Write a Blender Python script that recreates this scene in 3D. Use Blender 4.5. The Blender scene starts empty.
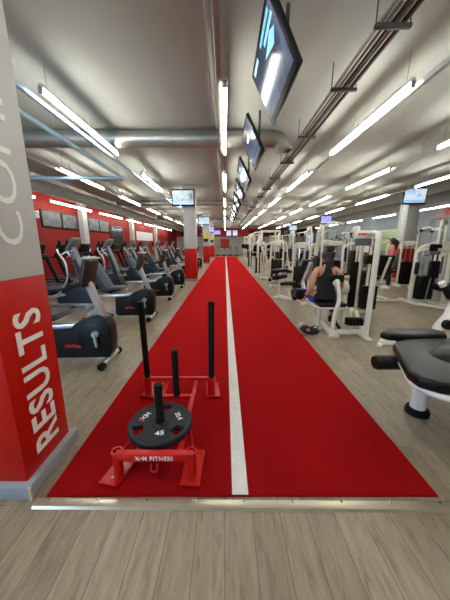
import bpy, bmesh, math, random
from mathutils import Vector, Matrix, Euler
random.seed(7)
C = bpy.context.scene.collection
V = Vector
PI = math.pi

# ------------------------------------------------------------------ materials
def lin(c):
    return tuple((x/12.92 if x <= .04045 else ((x+.055)/1.055)**2.4) for x in c)
def rgb(r, g, b):
    return lin((r/255, g/255, b/255)) + (1,)

class Nodes:
    def __init__(s, name):
        s.m = bpy.data.materials.new(name); s.m.use_nodes = True
        s.t = s.m.node_tree; s.n = s.t.nodes; s.l = s.t.links
        s.b = s.n['Principled BSDF']; s.o = s.n['Material Output']
    def add(s, typ, **kw):
        n = s.n.new(typ)
        for k, v in kw.items():
            if k in n.inputs.keys(): n.inputs[k].default_value = v
            else: setattr(n, k, v)
        return n
    def link(s, a, b): s.l.new(a, b)
    def ramp(s, fac, stops, interp='LINEAR'):
        r = s.n.new('ShaderNodeValToRGB'); cr = r.color_ramp; cr.interpolation = interp
        while len(cr.elements) < len(stops): cr.elements.new(.5)
        for e, (p, c) in zip(cr.elements, stops): e.position = p; e.color = c
        s.link(fac, r.inputs[0]); return r

def mat(name, col, rough=.5, metal=0., bump=0., bscale=60., var=.06, vscale=6., coat=0., spec=.5):
    k = Nodes(name); b = k.b
    tc = k.add('ShaderNodeTexCoord')
    nz = k.add('ShaderNodeTexNoise', Scale=vscale, Detail=4.)
    k.link(tc.outputs['Object'], nz.inputs['Vector'])
    d = tuple(max(0, x*(1-var)) for x in col[:3])+(1,); u = tuple(min(1, x*(1+var)) for x in col[:3])+(1,)
    r = k.ramp(nz.outputs[0], [(.3, d), (.7, u)])
    k.link(r.outputs[0], b.inputs['Base Color'])
    b.inputs['Roughness'].default_value = rough; b.inputs['Metallic'].default_value = metal
    b.inputs['Specular IOR Level'].default_value = spec
    b.inputs['Coat Weight'].default_value = coat
    if bump:
        n2 = k.add('ShaderNodeTexNoise', Scale=bscale, Detail=5.)
        k.link(tc.outputs['Object'], n2.inputs['Vector'])
        bp = k.add('ShaderNodeBump', Strength=bump, Distance=.01)
        k.link(n2.outputs[0], bp.inputs['Height']); k.link(bp.outputs[0], b.inputs['Normal'])
    return k.m

def emit(name, col, strength):
    k = Nodes(name)
    k.b.inputs['Base Color'].default_value = (.8, .8, .8, 1)
    k.b.inputs['Emission Color'].default_value = col
    k.b.inputs['Emission Strength'].default_value = strength
    return k.m

M = {}
M['cream'] = mat('cream_powder_coat', rgb(226, 220, 204), .35, bump=.05, bscale=200, var=.03)
M['white_metal'] = mat('white_powder_coat', rgb(232, 226, 222), .35, var=.03)
M['black'] = mat('black_plastic', rgb(16, 16, 16), .42, bump=.04, var=.15, spec=.2)
M['vinyl'] = mat('black_vinyl', rgb(15, 15, 16), .34, bump=.15, bscale=180, var=.15, spec=.28)
M['rubber'] = mat('black_rubber', rgb(18, 18, 18), .7, bump=.2, bscale=120, var=.12, spec=.15)
M['iron'] = mat('dark_grey_rubber_iron', rgb(34, 38, 43), .5, bump=.15, bscale=150, var=.1, spec=.25)
M['grey'] = mat('grey_plastic', rgb(98, 101, 104), .42, var=.06)
M['bluegrey'] = mat('blue_grey_plastic', rgb(40, 46, 56), .4, var=.06, spec=.3)
M['lightgrey'] = mat('light_grey_plastic', rgb(150, 152, 152), .4, var=.05)
M['silver'] = mat('brushed_silver', rgb(186, 186, 184), .3, metal=.85, var=.05)
M['chrome'] = mat('chrome', rgb(215, 215, 215), .15, metal=1., var=.02)
M['burgundy'] = mat('burgundy_grey_plastic', rgb(44, 33, 33), .4, var=.1, spec=.25)
M['postpink'] = mat('warm_grey_enamel', rgb(150, 140, 136), .4, var=.05)
M['redpaint'] = mat('red_gloss_enamel', rgb(190, 16, 10), .3, var=.05, spec=.4)
M['redtrim'] = mat('red_plastic', rgb(196, 30, 24), .4)
M['whiteletter'] = mat('white_vinyl_lettering', rgb(236, 232, 226), .5, var=.02)
M['greyletter'] = mat('pale_grey_lettering', rgb(226, 226, 222), .5, var=.02)
M['pil_grey'] = mat('grey_pillar_paint', rgb(184, 182, 178), .55, bump=.04, bscale=90, var=.03)
M['pil_red'] = mat('red_pillar_paint', rgb(178, 18, 4), .45, bump=.03, bscale=90, var=.03, spec=.2)
M['plinth'] = mat('grey_plinth', rgb(142, 145, 150), .45, var=.05)
M['beige'] = mat('beige_corner_trim', rgb(205, 178, 140), .5)
M['redband'] = mat('bright_red_wall_paint', rgb(222, 52, 36), .5, var=.06)
M['redwall'] = mat('red_wall_paint', rgb(132, 26, 17), .6, spec=.15, bump=.03, bscale=60, var=.06, vscale=1.2)
M['greywall'] = mat('blue_grey_wall_paint', rgb(140, 148, 156), .6, var=.04, vscale=1.)
M['whitewall'] = mat('off_white_wall_paint', rgb(205, 203, 198), .6, var=.04, vscale=1.)
M['greenwall'] = mat('pale_green_panel', rgb(190, 206, 160), .5, var=.08)
M['duct'] = mat('galvanised_duct', rgb(168, 164, 156), .38, metal=.7, bump=.1, bscale=14, var=.1, vscale=3.)
M['whiteduct'] = mat('painted_duct', rgb(168, 170, 166), .5, var=.05, vscale=2.)
M['conduit'] = mat('zinc_conduit', rgb(170, 166, 156), .4, metal=.6, var=.08)
M['darkconduit'] = mat('dark_conduit', rgb(74, 70, 66), .5, metal=.3, var=.1)
M['bluelit'] = mat('blue_lit_enamel', rgb(166, 204, 226), .4, var=.03)  # blue light falling on the left rail and pipe, put into their colour
M['batten'] = mat('white_batten', rgb(222, 222, 216), .4, var=.03)
M['skin'] = mat('skin', rgb(196, 142, 112), .5, var=.05, vscale=20)
M['hair'] = mat('dark_brown_hair', rgb(48, 32, 24), .55, bump=.5, bscale=90, var=.3, vscale=30)
M['blackcloth'] = mat('black_sports_fabric', rgb(15, 15, 18), .8, bump=.1, bscale=200, var=.15)
M['bluecloth'] = mat('blue_leggings', rgb(34, 62, 150), .75, bump=.1, bscale=200, var=.25, vscale=14)
M['pinkcloth'] = mat('pink_fabric', rgb(232, 60, 130), .75, var=.06)
M['steelstrip'] = mat('aluminium_strip', rgb(196, 186, 164), .3, metal=.75, bump=.06, bscale=80, var=.06)
M['yellow'] = mat('yellow_sign', rgb(226, 200, 40), .5, var=.05)
M['tubeglow'] = emit('fluorescent_tube', (.98, 1, .93, 1), 25.)
M['eye'] = mat('eye', rgb(40, 30, 26), .3)
M['clear'] = mat('pale_plastic', rgb(226, 226, 230), .2, var=.04)

# floor planks
k = Nodes('wood_plank_vinyl')
tc = k.add('ShaderNodeTexCoord'); mp = k.add('ShaderNodeMapping')
mp.inputs['Rotation'].default_value = (0, 0, PI/2)
k.link(tc.outputs['Object'], mp.inputs['Vector'])
br = k.add('ShaderNodeTexBrick', Scale=1., offset=.37, offset_frequency=2)
br.inputs['Brick Width'].default_value = 1.2; br.inputs['Row Height'].default_value = .155
br.inputs['Mortar Size'].default_value = .0022; br.inputs['Mortar Smooth'].default_value = .1
br.inputs['Color1'].default_value = rgb(136, 121, 101); br.inputs['Color2'].default_value = rgb(154, 138, 117)
br.inputs['Mortar'].default_value = rgb(104, 92, 78)
k.link(mp.outputs[0], br.inputs['Vector'])
mp2 = k.add('ShaderNodeMapping'); mp2.inputs['Scale'].default_value = (9, 1.5, 1)
k.link(tc.outputs['Object'], mp2.inputs['Vector'])
gn = k.add('ShaderNodeTexNoise', Scale=3., Detail=8., Roughness=.65, Distortion=.6)
k.link(mp2.outputs[0], gn.inputs['Vector'])
gr = k.ramp(gn.outputs[0], [(.3, (.6, .57, .54, 1)), (.48, (.94, .93, .92, 1)), (.7, (1.2, 1.2, 1.2, 1))])
mx = k.add('ShaderNodeMix', data_type='RGBA', blend_type='MULTIPLY'); mx.inputs[0].default_value = 1.
k.link(br.outputs[0], mx.inputs[6]); k.link(gr.outputs[0], mx.inputs[7])
k.link(mx.outputs[2], k.b.inputs['Base Color'])
k.b.inputs['Roughness'].default_value = .36
bp = k.add('ShaderNodeBump', Strength=.15, Distance=.004)
k.link(gn.outputs[0], bp.inputs['Height']); k.link(bp.outputs[0], k.b.inputs['Normal'])
M['floor'] = k.m

# turf
k = Nodes('red_turf')
tc = k.add('ShaderNodeTexCoord')
n1 = k.add('ShaderNodeTexNoise', Scale=2.2, Detail=5.)
n2 = k.add('ShaderNodeTexNoise', Scale=240., Detail=3.)
k.link(tc.outputs['Object'], n1.inputs['Vector']); k.link(tc.outputs['Object'], n2.inputs['Vector'])
r1 = k.ramp(n1.outputs[0], [(.3, rgb(112, 1, 4)), (.7, rgb(132, 2, 6))])
r2 = k.ramp(n2.outputs[0], [(.3, (.6, .6, .6, 1)), (.7, (1.15, 1.15, 1.15, 1))])
mx = k.add('ShaderNodeMix', data_type='RGBA', blend_type='MULTIPLY'); mx.inputs[0].default_value = 1.
k.link(r1.outputs[0], mx.inputs[6]); k.link(r2.outputs[0], mx.inputs[7])
k.link(mx.outputs[2], k.b.inputs['Base Color'])
k.b.inputs['Roughness'].default_value = .95; k.b.inputs['Specular IOR Level'].default_value = .1
k.b.inputs['Sheen Weight'].default_value = .8; k.b.inputs['Sheen Roughness'].default_value = .6; k.b.inputs['Sheen Tint'].default_value = rgb(255, 30, 30)
bp = k.add('ShaderNodeBump', Strength=.7, Distance=.006)
k.link(n2.outputs[0], bp.inputs['Height']); k.link(bp.outputs[0], k.b.inputs['Normal'])
M['turf'] = k.m
M['turfwhite'] = mat('white_turf', rgb(228, 222, 214), .95, bump=.7, bscale=240, var=.08, vscale=30, spec=.1)

# ceiling
M['ceiling'] = mat('ceiling_paint', rgb(190, 190, 180), .7, bump=.05, bscale=12, var=.03, vscale=.6)

def screen(name, stops, scale, strength, rot=0., bands=None):
    k = Nodes(name)
    tc = k.add('ShaderNodeTexCoord'); mp = k.add('ShaderNodeMapping')
    mp.inputs['Rotation'].default_value = (rot, rot, rot)
    k.link(tc.outputs['Object'], mp.inputs['Vector'])
    nz = k.add('ShaderNodeTexNoise', Scale=scale, Detail=4., Distortion=.8)
    k.link(mp.outputs[0], nz.inputs['Vector'])
    r = k.ramp(nz.outputs[0], stops)
    out = r.outputs[0]
    if bands:
        wv = k.add('ShaderNodeTexWave', Scale=bands[0], Distortion=1.0)
        k.link(mp.outputs[0], wv.inputs['Vector'])
        rr = k.ramp(wv.outputs[1], [(.86, (0, 0, 0, 1)), (.9, (1, 1, 1, 1))])
        m2 = k.add('ShaderNodeMix', data_type='RGBA'); k.link(rr.outputs[0], m2.inputs[0])
        k.link(out, m2.inputs[6]); m2.inputs[7].default_value = bands[1]; out = m2.outputs[2]
    k.link(out, k.b.inputs['Emission Color']); k.b.inputs['Emission Strength'].default_value = strength
    k.b.inputs['Base Color'].default_value = (.01, .01, .012, 1); k.b.inputs['Roughness'].default_value = .12
    return k.m
M['scr_blue'] = screen('dusky_blue_screen', [(.3, rgb(40, 44, 66)), (.5, rgb(62, 74, 104)), (.62, rgb(84, 106, 140)), (.75, rgb(120, 130, 150))], 3.2, .42)
M['scr_cyan'] = emit('cyan_screen_graphic', rgb(30, 190, 214), .5)
M['scr_news'] = screen('pale_news_screen', [(.3, rgb(120, 190, 210)), (.45, rgb(214, 224, 214)), (.55, rgb(206, 190, 160)), (.7, rgb(90, 130, 170))], 5., .36)
M['scr_news2'] = screen('pale_blue_screen', [(.3, rgb(90, 150, 214)), (.5, rgb(206, 224, 240)), (.7, rgb(225, 215, 175))], 4., .55)
M['scr_purple'] = screen('violet_screen', [(.3, rgb(110, 80, 220)), (.5, rgb(190, 180, 250)), (.7, rgb(120, 140, 240))], 4., .6)
M['scr_bar'] = emit('screen_caption_bar', rgb(90, 150, 220), .5)
M['scr_dark'] = mat('switched_off_screen', rgb(26, 26, 28), .15)

def poster_mat(name, a, b, c, sc):
    k = Nodes(name); tc = k.add('ShaderNodeTexCoord')
    nz = k.add('ShaderNodeTexNoise', Scale=sc, Detail=6., Distortion=.5)
    k.link(tc.outputs['Object'], nz.inputs['Vector'])
    r = k.ramp(nz.outputs[0], [(.35, a), (.5, b), (.68, c)])
    k.link(r.outputs[0], k.b.inputs['Base Color']); k.b.inputs['Roughness'].default_value = .3
    return k.m
M['poster'] = poster_mat('dark_print', rgb(44, 44, 46), rgb(70, 70, 70), rgb(104, 102, 98), 5.)
M['redart'] = poster_mat('red_wall_art', rgb(150, 52, 44), rgb(176, 84, 72), rgb(190, 130, 110), 5.)
M['darkart'] = poster_mat('grey_wall_art', rgb(70, 72, 78), rgb(98, 100, 106), rgb(130, 132, 138), 5.)
M['mirror'] = mat('dim_mirror', rgb(70, 66, 58), .12, metal=.6)

# ------------------------------------------------------------------ geometry
def frame_from(d, up=V((0, 0, 1))):
    d = V(d).normalized()
    if abs(d.dot(up)) > .98: up = V((1, 0, 0)) if abs(d.x) < .9 else V((0, 1, 0))
    x = d.cross(up).normalized(); y = x.cross(d).normalized()
    return x, y, d

def fillet(pts, r, n=5):
    pts = [V(p) for p in pts]
    if r <= 0 or len(pts) < 3: return pts
    out = [pts[0]]
    for a, b, c in zip(pts, pts[1:], pts[2:]):
        u, w = (a-b), (c-b); q = min(r, u.length*.49, w.length*.49)
        p0, p1 = b+u.normalized()*q, b+w.normalized()*q
        for i in range(n+1):
            t = i/n; out.append(p0*(1-t)**2 + b*2*t*(1-t) + p1*t*t)
    out.append(pts[-1]); return out

class G:
    def __init__(s): s.bm = bmesh.new()
    def box(s, c, size, rot=None, bev=0., seg=2):
        m = Matrix.Translation(V(c))
        if rot is not None: m = m @ (rot if isinstance(rot, Matrix) else Euler(rot).to_matrix().to_4x4())
        m = m @ Matrix.Diagonal((*size, 1))
        r = bmesh.ops.create_cube(s.bm, size=1, matrix=m)
        if bev:
            es = list({e for v in r['verts'] for e in v.link_edges})
            bmesh.ops.bevel(s.bm, geom=es, offset=min(bev, min(size)*.48), segments=seg, profile=.5, affect='EDGES')
        return s
    def bar(s, a, b, w, h, bev=.004, up=V((0, 0, 1))):
        a, b = V(a), V(b); x, y, d = frame_from(b-a, up)
        m = Matrix((x, y, d)).transposed().to_4x4()
        return s.box((a+b)/2, (w, h, (b-a).length), m, bev)
    def tube(s, pts, r, seg=10, fil=0., caps=True):
        n0 = len(pts); pts = fillet(pts, fil); n = len(pts); rings = []
        rs = list(r) if isinstance(r, (list, tuple)) else [r]*n
        if len(rs) != n: rs = [rs[min(n0-1, int(i*(n0-1)/(n-1)))]*(1-(i*(n0-1)/(n-1)) % 1) + rs[min(n0-1, int(i*(n0-1)/(n-1))+1)]*((i*(n0-1)/(n-1)) % 1) for i in range(n)]
        x = None
        for i, p in enumerate(pts):
            d = (pts[min(i+1, n-1)]-pts[max(i-1, 0)]).normalized()
            if x is None: x, y, _ = frame_from(d)
            else:
                x = (x-d*x.dot(d)).normalized(); y = d.cross(x)
            y = d.cross(x).normalized()
            rings.append([s.bm.verts.new(p+(x*math.cos(t)+y*math.sin(t))*rs[i]) for t in (2*PI*j/seg for j in range(seg))])
        for a, b in zip(rings, rings[1:]):
            for j in range(seg): s.bm.faces.new((a[j], a[(j+1) % seg], b[(j+1) % seg], b[j]))
        if caps:
            s.bm.faces.new(rings[0][::-1]); s.bm.faces.new(rings[-1])
        return s
    def cyl(s, a, b, r, r2=None, seg=16):
        return s.tube([a, b], [r, r if r2 is None else r2], seg)
    def prism(s, pts, lo, hi, axis='y', bev=0.):
        def P(u, v, t): return {'y': (u, t, v), 'x': (t, u, v), 'z': (u, v, t)}[axis]
        A = [s.bm.verts.new(P(u, v, lo)) for u, v in pts]; B = [s.bm.verts.new(P(u, v, hi)) for u, v in pts]
        fs = [s.bm.faces.new(A), s.bm.faces.new(B[::-1])]; n = len(pts)
        for i in range(n): fs.append(s.bm.faces.new((A[i], B[i], B[(i+1) % n], A[(i+1) % n])))
        bmesh.ops.recalc_face_normals(s.bm, faces=fs)
        if bev:
            es = list({e for f in fs[:2] for e in f.edges})
            bmesh.ops.bevel(s.bm, geom=es, offset=bev, segments=3, profile=.5, affect='EDGES')
        return s
    def ball(s, c, r, sc=(1, 1, 1), u=16, v=10, rot=None):
        m = Matrix.Translation(V(c))
        if rot is not None: m = m @ Euler(rot).to_matrix().to_4x4()
        bmesh.ops.create_uvsphere(s.bm, u_segments=u, v_segments=v, radius=r, matrix=m @ Matrix.Diagonal((*sc, 1)))
        return s
    def lathe(s, prof, c, seg=40):
        c = V(c); rings = []
        for r, z in prof:
            if r < 1e-6: rings.append([s.bm.verts.new(c+V((0, 0, z)))])
            else: rings.append([s.bm.verts.new(c+V((r*math.cos(2*PI*j/seg), r*math.sin(2*PI*j/seg), z))) for j in range(seg)])
        for a, b in zip(rings, rings[1:]):
            for j in range(seg):
                q = (j+1) % seg
                if len(a) == 1: s.bm.faces.new((a[0], b[j], b[q]))
                elif len(b) == 1: s.bm.faces.new((a[j], a[q], b[0]))
                else: s.bm.faces.new((a[j], a[q], b[q], b[j]))
        return s
    def done(s, name, m, parent=None, loc=None, smooth=35):
        bmesh.ops.recalc_face_normals(s.bm, faces=s.bm.faces[:])
        me = bpy.data.meshes.new(name); s.bm.to_mesh(me); s.bm.free()
        for p in me.polygons: p.use_smooth = True
        me.set_sharp_from_angle(angle=math.radians(smooth))
        me.materials.append(M[m] if isinstance(m, str) else m)
        o = bpy.data.objects.new(name, me); C.objects.link(o)
        if parent: o.parent = parent
        if loc: o.location = loc
        return o

def tag(o, label=None, cat=None, group=None, kind=None):
    if label: o['label'] = label
    if cat: o['category'] = cat
    if group: o['group'] = group
    if kind: o['kind'] = kind
    return o
def thing(name, label, cat, loc=(0, 0, 0), rz=0., group=None, kind=None):
    o = bpy.data.objects.new(name, None); C.objects.link(o); o.empty_display_size = .1
    o.location = loc; o.rotation_euler = (0, 0, rz)
    return tag(o, label, cat, group, kind)
def copy_tree(o, parent=None):
    c = o.copy(); C.objects.link(c)
    if parent: c.parent = parent
    for ch in list(o.children): copy_tree(ch, c)
    return c
def place(proto, used, loc, rz, label, group=None):
    if proto.name not in used: used.add(proto.name); o = proto
    else: o = copy_tree(proto)
    o.location = loc; o.rotation_euler = (0, 0, rz); o['label'] = label
    if group: o['group'] = group
    return o
USED = set()
ORD = 'first second third fourth fifth sixth seventh eighth ninth tenth eleventh twelfth thirteenth fourteenth fifteenth'.split()

def lettering(name, s, m, parent, mtx, width, height, bold=0., depth=.002, shear=0., spacing=1.):
    """text mesh filling width x height, lower left corner at the matrix's origin"""
    cu = bpy.data.curves.new(name, 'FONT'); cu.body = s; cu.size = 1; cu.extrude = .01; cu.offset = bold; cu.shear = shear
    cu.space_character = spacing; cu.resolution_u = 3
    t = bpy.data.objects.new(name, cu); C.objects.link(t)
    dg = bpy.context.evaluated_depsgraph_get()
    me = bpy.data.meshes.new_from_object(t.evaluated_get(dg))
    bpy.data.objects.remove(t); bpy.data.curves.remove(cu)
    xs = [v.co.x for v in me.vertices]; ys = [v.co.y for v in me.vertices]
    x0, x1, y0, y1 = min(xs), max(xs), min(ys), max(ys)
    for v in me.vertices:
        v.co = mtx @ V(((v.co.x-x0)/(x1-x0)*width, (v.co.y-y0)/(y1-y0)*height, depth if v.co.z > 0 else -.001))
    me.materials.clear(); me.materials.append(M[m])
    o = bpy.data.objects.new(name, me); C.objects.link(o)
    if parent: o.parent = parent
    return o
def axes(o, x, y):
    x, y = V(x).normalized(), V(y).normalized(); z = x.cross(y)
    m = Matrix((x, y, z)).transposed().to_4x4(); m.translation = V(o); return m

# ------------------------------------------------------------------ the setting
CZ = 3.65
XL, XR, YB, YF = -7.0, 12.0, -3.0, 38.0
def struct(name, label, m, g):
    o = g.done(name, m); return tag(o, label, None, None, 'structure')
struct('floor', 'grey brown wood plank floor running through the gym', 'floor', G().box(((XL+XR)/2, (YB+YF)/2, -.05), (XR-XL+.4, YF-YB+.4, .1)))
struct('ceiling', 'plain warm grey painted concrete ceiling', 'ceiling', G().box(((XL+XR)/2, (YB+YF)/2, CZ+.1), (XR-XL+.4, YF-YB+.4, .2)))
wl = struct('wall_left', 'long red painted wall behind the treadmills', 'redwall', G().box((XL-.1, (YB+YF)/2, CZ/2), (.2, YF-YB, CZ)))
struct('wall_right', 'blue grey wall far behind the strength machines', 'greywall', G().box((XR+.1, (YB+YF)/2, CZ/2), (.2, YF-YB, CZ)))
struct('wall_far', 'off white wall at the far end of the gym', 'whitewall', G().box(((XL+XR)/2, YF+.1, CZ/2), (XR-XL, .2, CZ)))
# wall behind the camera with a wide shop window
g = G()
g.box((4.5, YB-.1, CZ/2), (15, .2, CZ)); g.box((-6.5, YB-.1, CZ/2), (1, .2, CZ))
g.box((-4.5, YB-.1, .35), (3, .2, .7)); g.box((-4.5, YB-.1, 3.4), (3, .2, .5))
struct('wall_back', 'plain wall with a wide window behind the viewer', 'whitewall', g)
g = G()
for x in (-5.95, -4.5, -3.05): g.box((x, YB-.1, 1.925), (.08, .1, 2.45))
for z in (.75, 3.1): g.box((-4.5, YB-.1, z), (2.98, .1, .1))
struct('window_1', 'wide window in the wall behind the viewer', 'lightgrey', g)
# red band on the far wall and the base under it
struct('trim_1', 'red painted band along the top of the far wall', 'redband', G().box(((XL+XR)/2, YF-.02, 3.05), (XR-XL, .04, 1.2)))
struct('trim_2', 'red panel on the far wall behind the end of the turf', 'redband', G().box((.0, YF-.03, 1.5), (1.3, .06, 1.3)))
# pilasters on the red wall
for i, y in enumerate((12.9, 19.5, 26.)):
    struct('trim_%d' % (3+i), 'grey pilaster on the red wall, %s from the near end' % ORD[i], 'pil_grey', G().box((XL+.12, y, CZ/2), (.24, .4, CZ)))
struct('trim_6', 'off white stretch of the left wall past the pilaster', 'whitewall', G().box((XL+.02, 23.0, 2.1), (.04, 4.5, .7)))

# turf
turf = G().box((.105, 15.65, .006), (2.37, 28.8, .012)).done('turf_strip', 'turf')
tag(turf, 'long bright red turf lane down the middle of the gym', 'turf')
G().box((.105-.012, 15.65, .0125), (.098, 28.79, .003)).done('centre_line', 'turfwhite', turf)
mt = thing('transition_strip', 'metal edging strip across the near end of the red turf', 'floor strip', (.11, 1.198, 0), -.009)
G().prism([(-.032, 0), (.032, 0), (.024, .014), (.0, .018), (-.024, .014)], -1.23, 1.23, 'x').done('strip', 'steelstrip', mt)
for i in range(9): G().lathe([(0, .004), (.006, .003), (.007, 0)], (-1.15+.2875*i, .014, .0155), 10).done('screw', 'chrome', mt)

# pillars
def pillar(x0, y0, side, label, w=.475, ov=.03):
    xc = x0+w/2; yc = y0+w/2
    p = thing('pillar', label, 'pillar', (xc, yc, 0), 0, 'grey and red pillars', 'structure')
    G().box((0, 0, (1.3+CZ)/2), (w, w, CZ-1.3), bev=.006).done('upper_shaft', 'pil_grey', p)
    G().box((0, 0, .65), (w+.002, w+.002, 1.3), bev=.006).done('red_wrap', 'pil_red', p)
    G().box((0, 0, .045), (w+ov, w+ov, .09), bev=.004).done('plinth', 'plinth', p)
    return p
P1 = pillar(-1.62, 1.275, 1, 'big near pillar, grey above and red below, white word RESULTS', .42, .09)
h = .42/2
G().box((h+.042, -h-.042, .045), (.012, .012, .09)).done('corner_trim', 'beige', P1)
o = lettering('results_lettering', 'RESULTS', 'whiteletter', P1, axes((h+.0035, -h+.315, .185), (0, 0, 1), (0, -1, 0)), .925, .215, bold=.018, spacing=1.06)
o = lettering('upper_lettering', 'COMMIT', 'greyletter', P1, axes((h+.0015, -h+.295, 1.49), (0, 0, 1), (0, -1, 0)), 1.22, .185, bold=.0, spacing=1.0)
PL = [P1]
for i, (x, y, lab) in enumerate([
    (-1.625, 10.37, 'grey and red pillar beside the turf carrying a television, nearest past the bikes'),
    (-1.625, 19.3, 'grey and red pillar beside the turf with yellow notice, second past the bikes'),
    (-1.625, 28.2, 'far grey and red pillar by the turf end with small yellow notice'),
    (7.07, 10.37, 'grey pillar with red base and white lettering among the white machines'),
    (7.07, 19.3, 'mid distance grey pillar behind the seated woman, carrying a screen'),
    (7.07, 28.2, 'farthest grey pillar of the right side, carrying a small screen')]):
    PL.append(pillar(x, y, 1, lab))
h = .475/2
lettering('white_lettering', 'TRANSFORM', 'greyletter', PL[4], Matrix(((0, 0, -1, -h-.0015), (0, 1, 0, -h+.12), (1, 0, 0, 1.62), (0, 0, 0, 1))), 1.5, .2)

# notices on pillars
for x, y, lab in ((-1.4, 19.28, 'yellow notice on the second turf pillar'), (-1.4, 28.18, 'small yellow notice on the far turf pillar'), (7.2, 19.28, 'yellow notice on the pillar behind the seated woman')):
    n = thing('notice_board', lab, 'sign', (x, y, 2.05), 0, 'yellow pillar notices')
    G().box((0, 0, 0), (.34, .02, .3), bev=.003).done('yellow_sheet', 'yellow', n)
    G().box((0, -.002, -.32), (.3, .02, .22), bev=.003).done('black_sheet', 'black', n)

# ------------------------------------------------------------------ televisions
def make_tv(w, hh, scr, mount='pole'):
    t = thing('television', 'tv', 'television')          # faces local -Y, centre at origin
    G().box((0, 0, 0), (w, .05, hh), bev=.012).box((0, .035, 0), (w*.7, .05, hh*.6), bev=.02).done('casing', 'black', t)
    s = G().box((0, -.0255, .01), (w-.08, .004, hh-.10)).done('screen', scr, t)
    return t
TVS = 'televisions hanging in a row over the turf'
top, bot = V((.335, 0, 3.37)), V((.585, 0, 2.89))
tilt = math.atan2(bot.x-top.x, top.z-bot.z)
for i in range(9):
    y = 2.88+1.93*i
    t = make_tv(1.08, .575, 'scr_blue')
    lab = 'tilted television over the turf, ' + ('nearest of the hanging row with cyan stripes' if i == 0 else ('farthest of the hanging row' if i == 8 else '%s of the hanging row from the near end' % ORD[i]))
    tag(t, lab, 'television', TVS)
    c = (top+bot)/2
    t.location = (c.x, y, c.z)
    # local -Y -> world (-X, down), local X -> world -Y ... screen plane leans out at the top
    xa = V((0, -1, 0)); za = (top-bot).normalized(); ya = za.cross(xa)
    t.rotation_euler = Matrix((xa, ya, za)).transposed().to_euler()
    scrn = [ch for ch in t.children if ch.name.startswith('screen')][0]
    g = G()
    if i == 0:
        for (a, b, w) in (((.0, .22), (.42, .22), .03), ((.1, .165), (.46, .165), .03), ((-.42, .22), (-.16, .22), .035)): G().box(((a[0]+b[0])/2, -.0285, a[1]), (b[0]-a[0], .003, w)).done('screen_graphic', 'scr_cyan', scrn)
        g.prism([(.02, .10), (.30, .04), (.42, .10), (.30, .14)], -.030, -.027, 'y')
    else:
        g.box((.1-.05*(i % 3), -.0285, .16-.06*(i % 2)), (.3, .003, .05))
    g.done('screen_graphic', 'scr_cyan', scrn)
    mb = G().bar((-.3, .06, 0), (.3, .06, 0), .05, .03)
    mb.box((-.2, .07, 0), (.04, .04, .42)).box((.2, .07, 0), (.04, .04, .42))
    mb.done('mount_bracket', 'black', t)
    inv = Matrix((xa, ya, za)).transposed().to_4x4(); inv.translation = V((c.x, y, c.z)); inv = inv.inverted()
    pa, pb = inv @ V((c.x+.12, y, c.z+.02)), inv @ V((c.x+.12, y, CZ))
    G().cyl(pa, pb, .02).done('ceiling_mount', 'darkconduit', t)

def pillar_tv(x, y, z, w, hh, scr, lab, yaw=0.):
    t = make_tv(w, hh, scr); tag(t, lab, 'television', 'televisions on the pillars')
    t.location = (x, y, z); t.rotation_euler = (.12, 0, yaw)
    G().box((0, .1, 0), (.16, .16, .16), bev=.01).done('wall_mount', 'darkconduit', t)
    scrn = [ch for ch in t.children if ch.name.startswith('screen')][0]
    G().box((0, -.0285, -hh*.30), (w-.08, .003, hh*.16)).done('caption_bar', 'scr_bar', scrn)
pillar_tv(-1.57, 10.15, 3.17, .86, .60, 'scr_news', 'lit television on the turf pillar just past the exercise bikes')
pillar_tv(-1.50, 19.08, 3.08, .84, .58, 'scr_news2', 'lit television on the second turf pillar above yellow notice')
pillar_tv(-1.55, 27.98, 2.98, .86, .62, 'scr_purple', 'violet lit television on the far turf pillar')
pillar_tv(-.95, 33.0, 2.85, .84, .56, 'scr_purple', 'small violet lit television hanging at the end of the turf')
pillar_tv(7.06, 10.10, 3.22, .82, .58, 'scr_news2', 'lit television on the pillar with white lettering among machines', -.12)
pillar_tv(7.25, 19.08, 3.16, .84, .60, 'scr_purple', 'lit television on the mid distance pillar behind the seated woman')
pillar_tv(7.20, 27.98, 3.1, .86, .60, 'scr_news2', 'small lit television on the farthest right side pillar')

# televisions / dark panels on the far wall
for i, (x, w, on) in enumerate([(-5.6, 1.4, 0), (-3.0, 1.4, 0), (.55, .75, 1), (1.45, .75, 1), (4.2, 1.5, 0), (6.4, 1.6, 0), (8.8, 1.5, 0), (10.6, 1.3, 0)]):
    t = make_tv(w, .85, 'scr_news2' if on else 'scr_dark')
    tag(t, ('lit' if on else 'dark') + ' screen on the red band of the far wall, %s from the left' % ORD[i], 'television', 'screens on the far wall')
    t.location = (x, YF-.16, 2.95)
    G().box((0, .08, 0), (.3, .06, .3), bev=.01).done('wall_mount', 'darkconduit', t)

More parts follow.
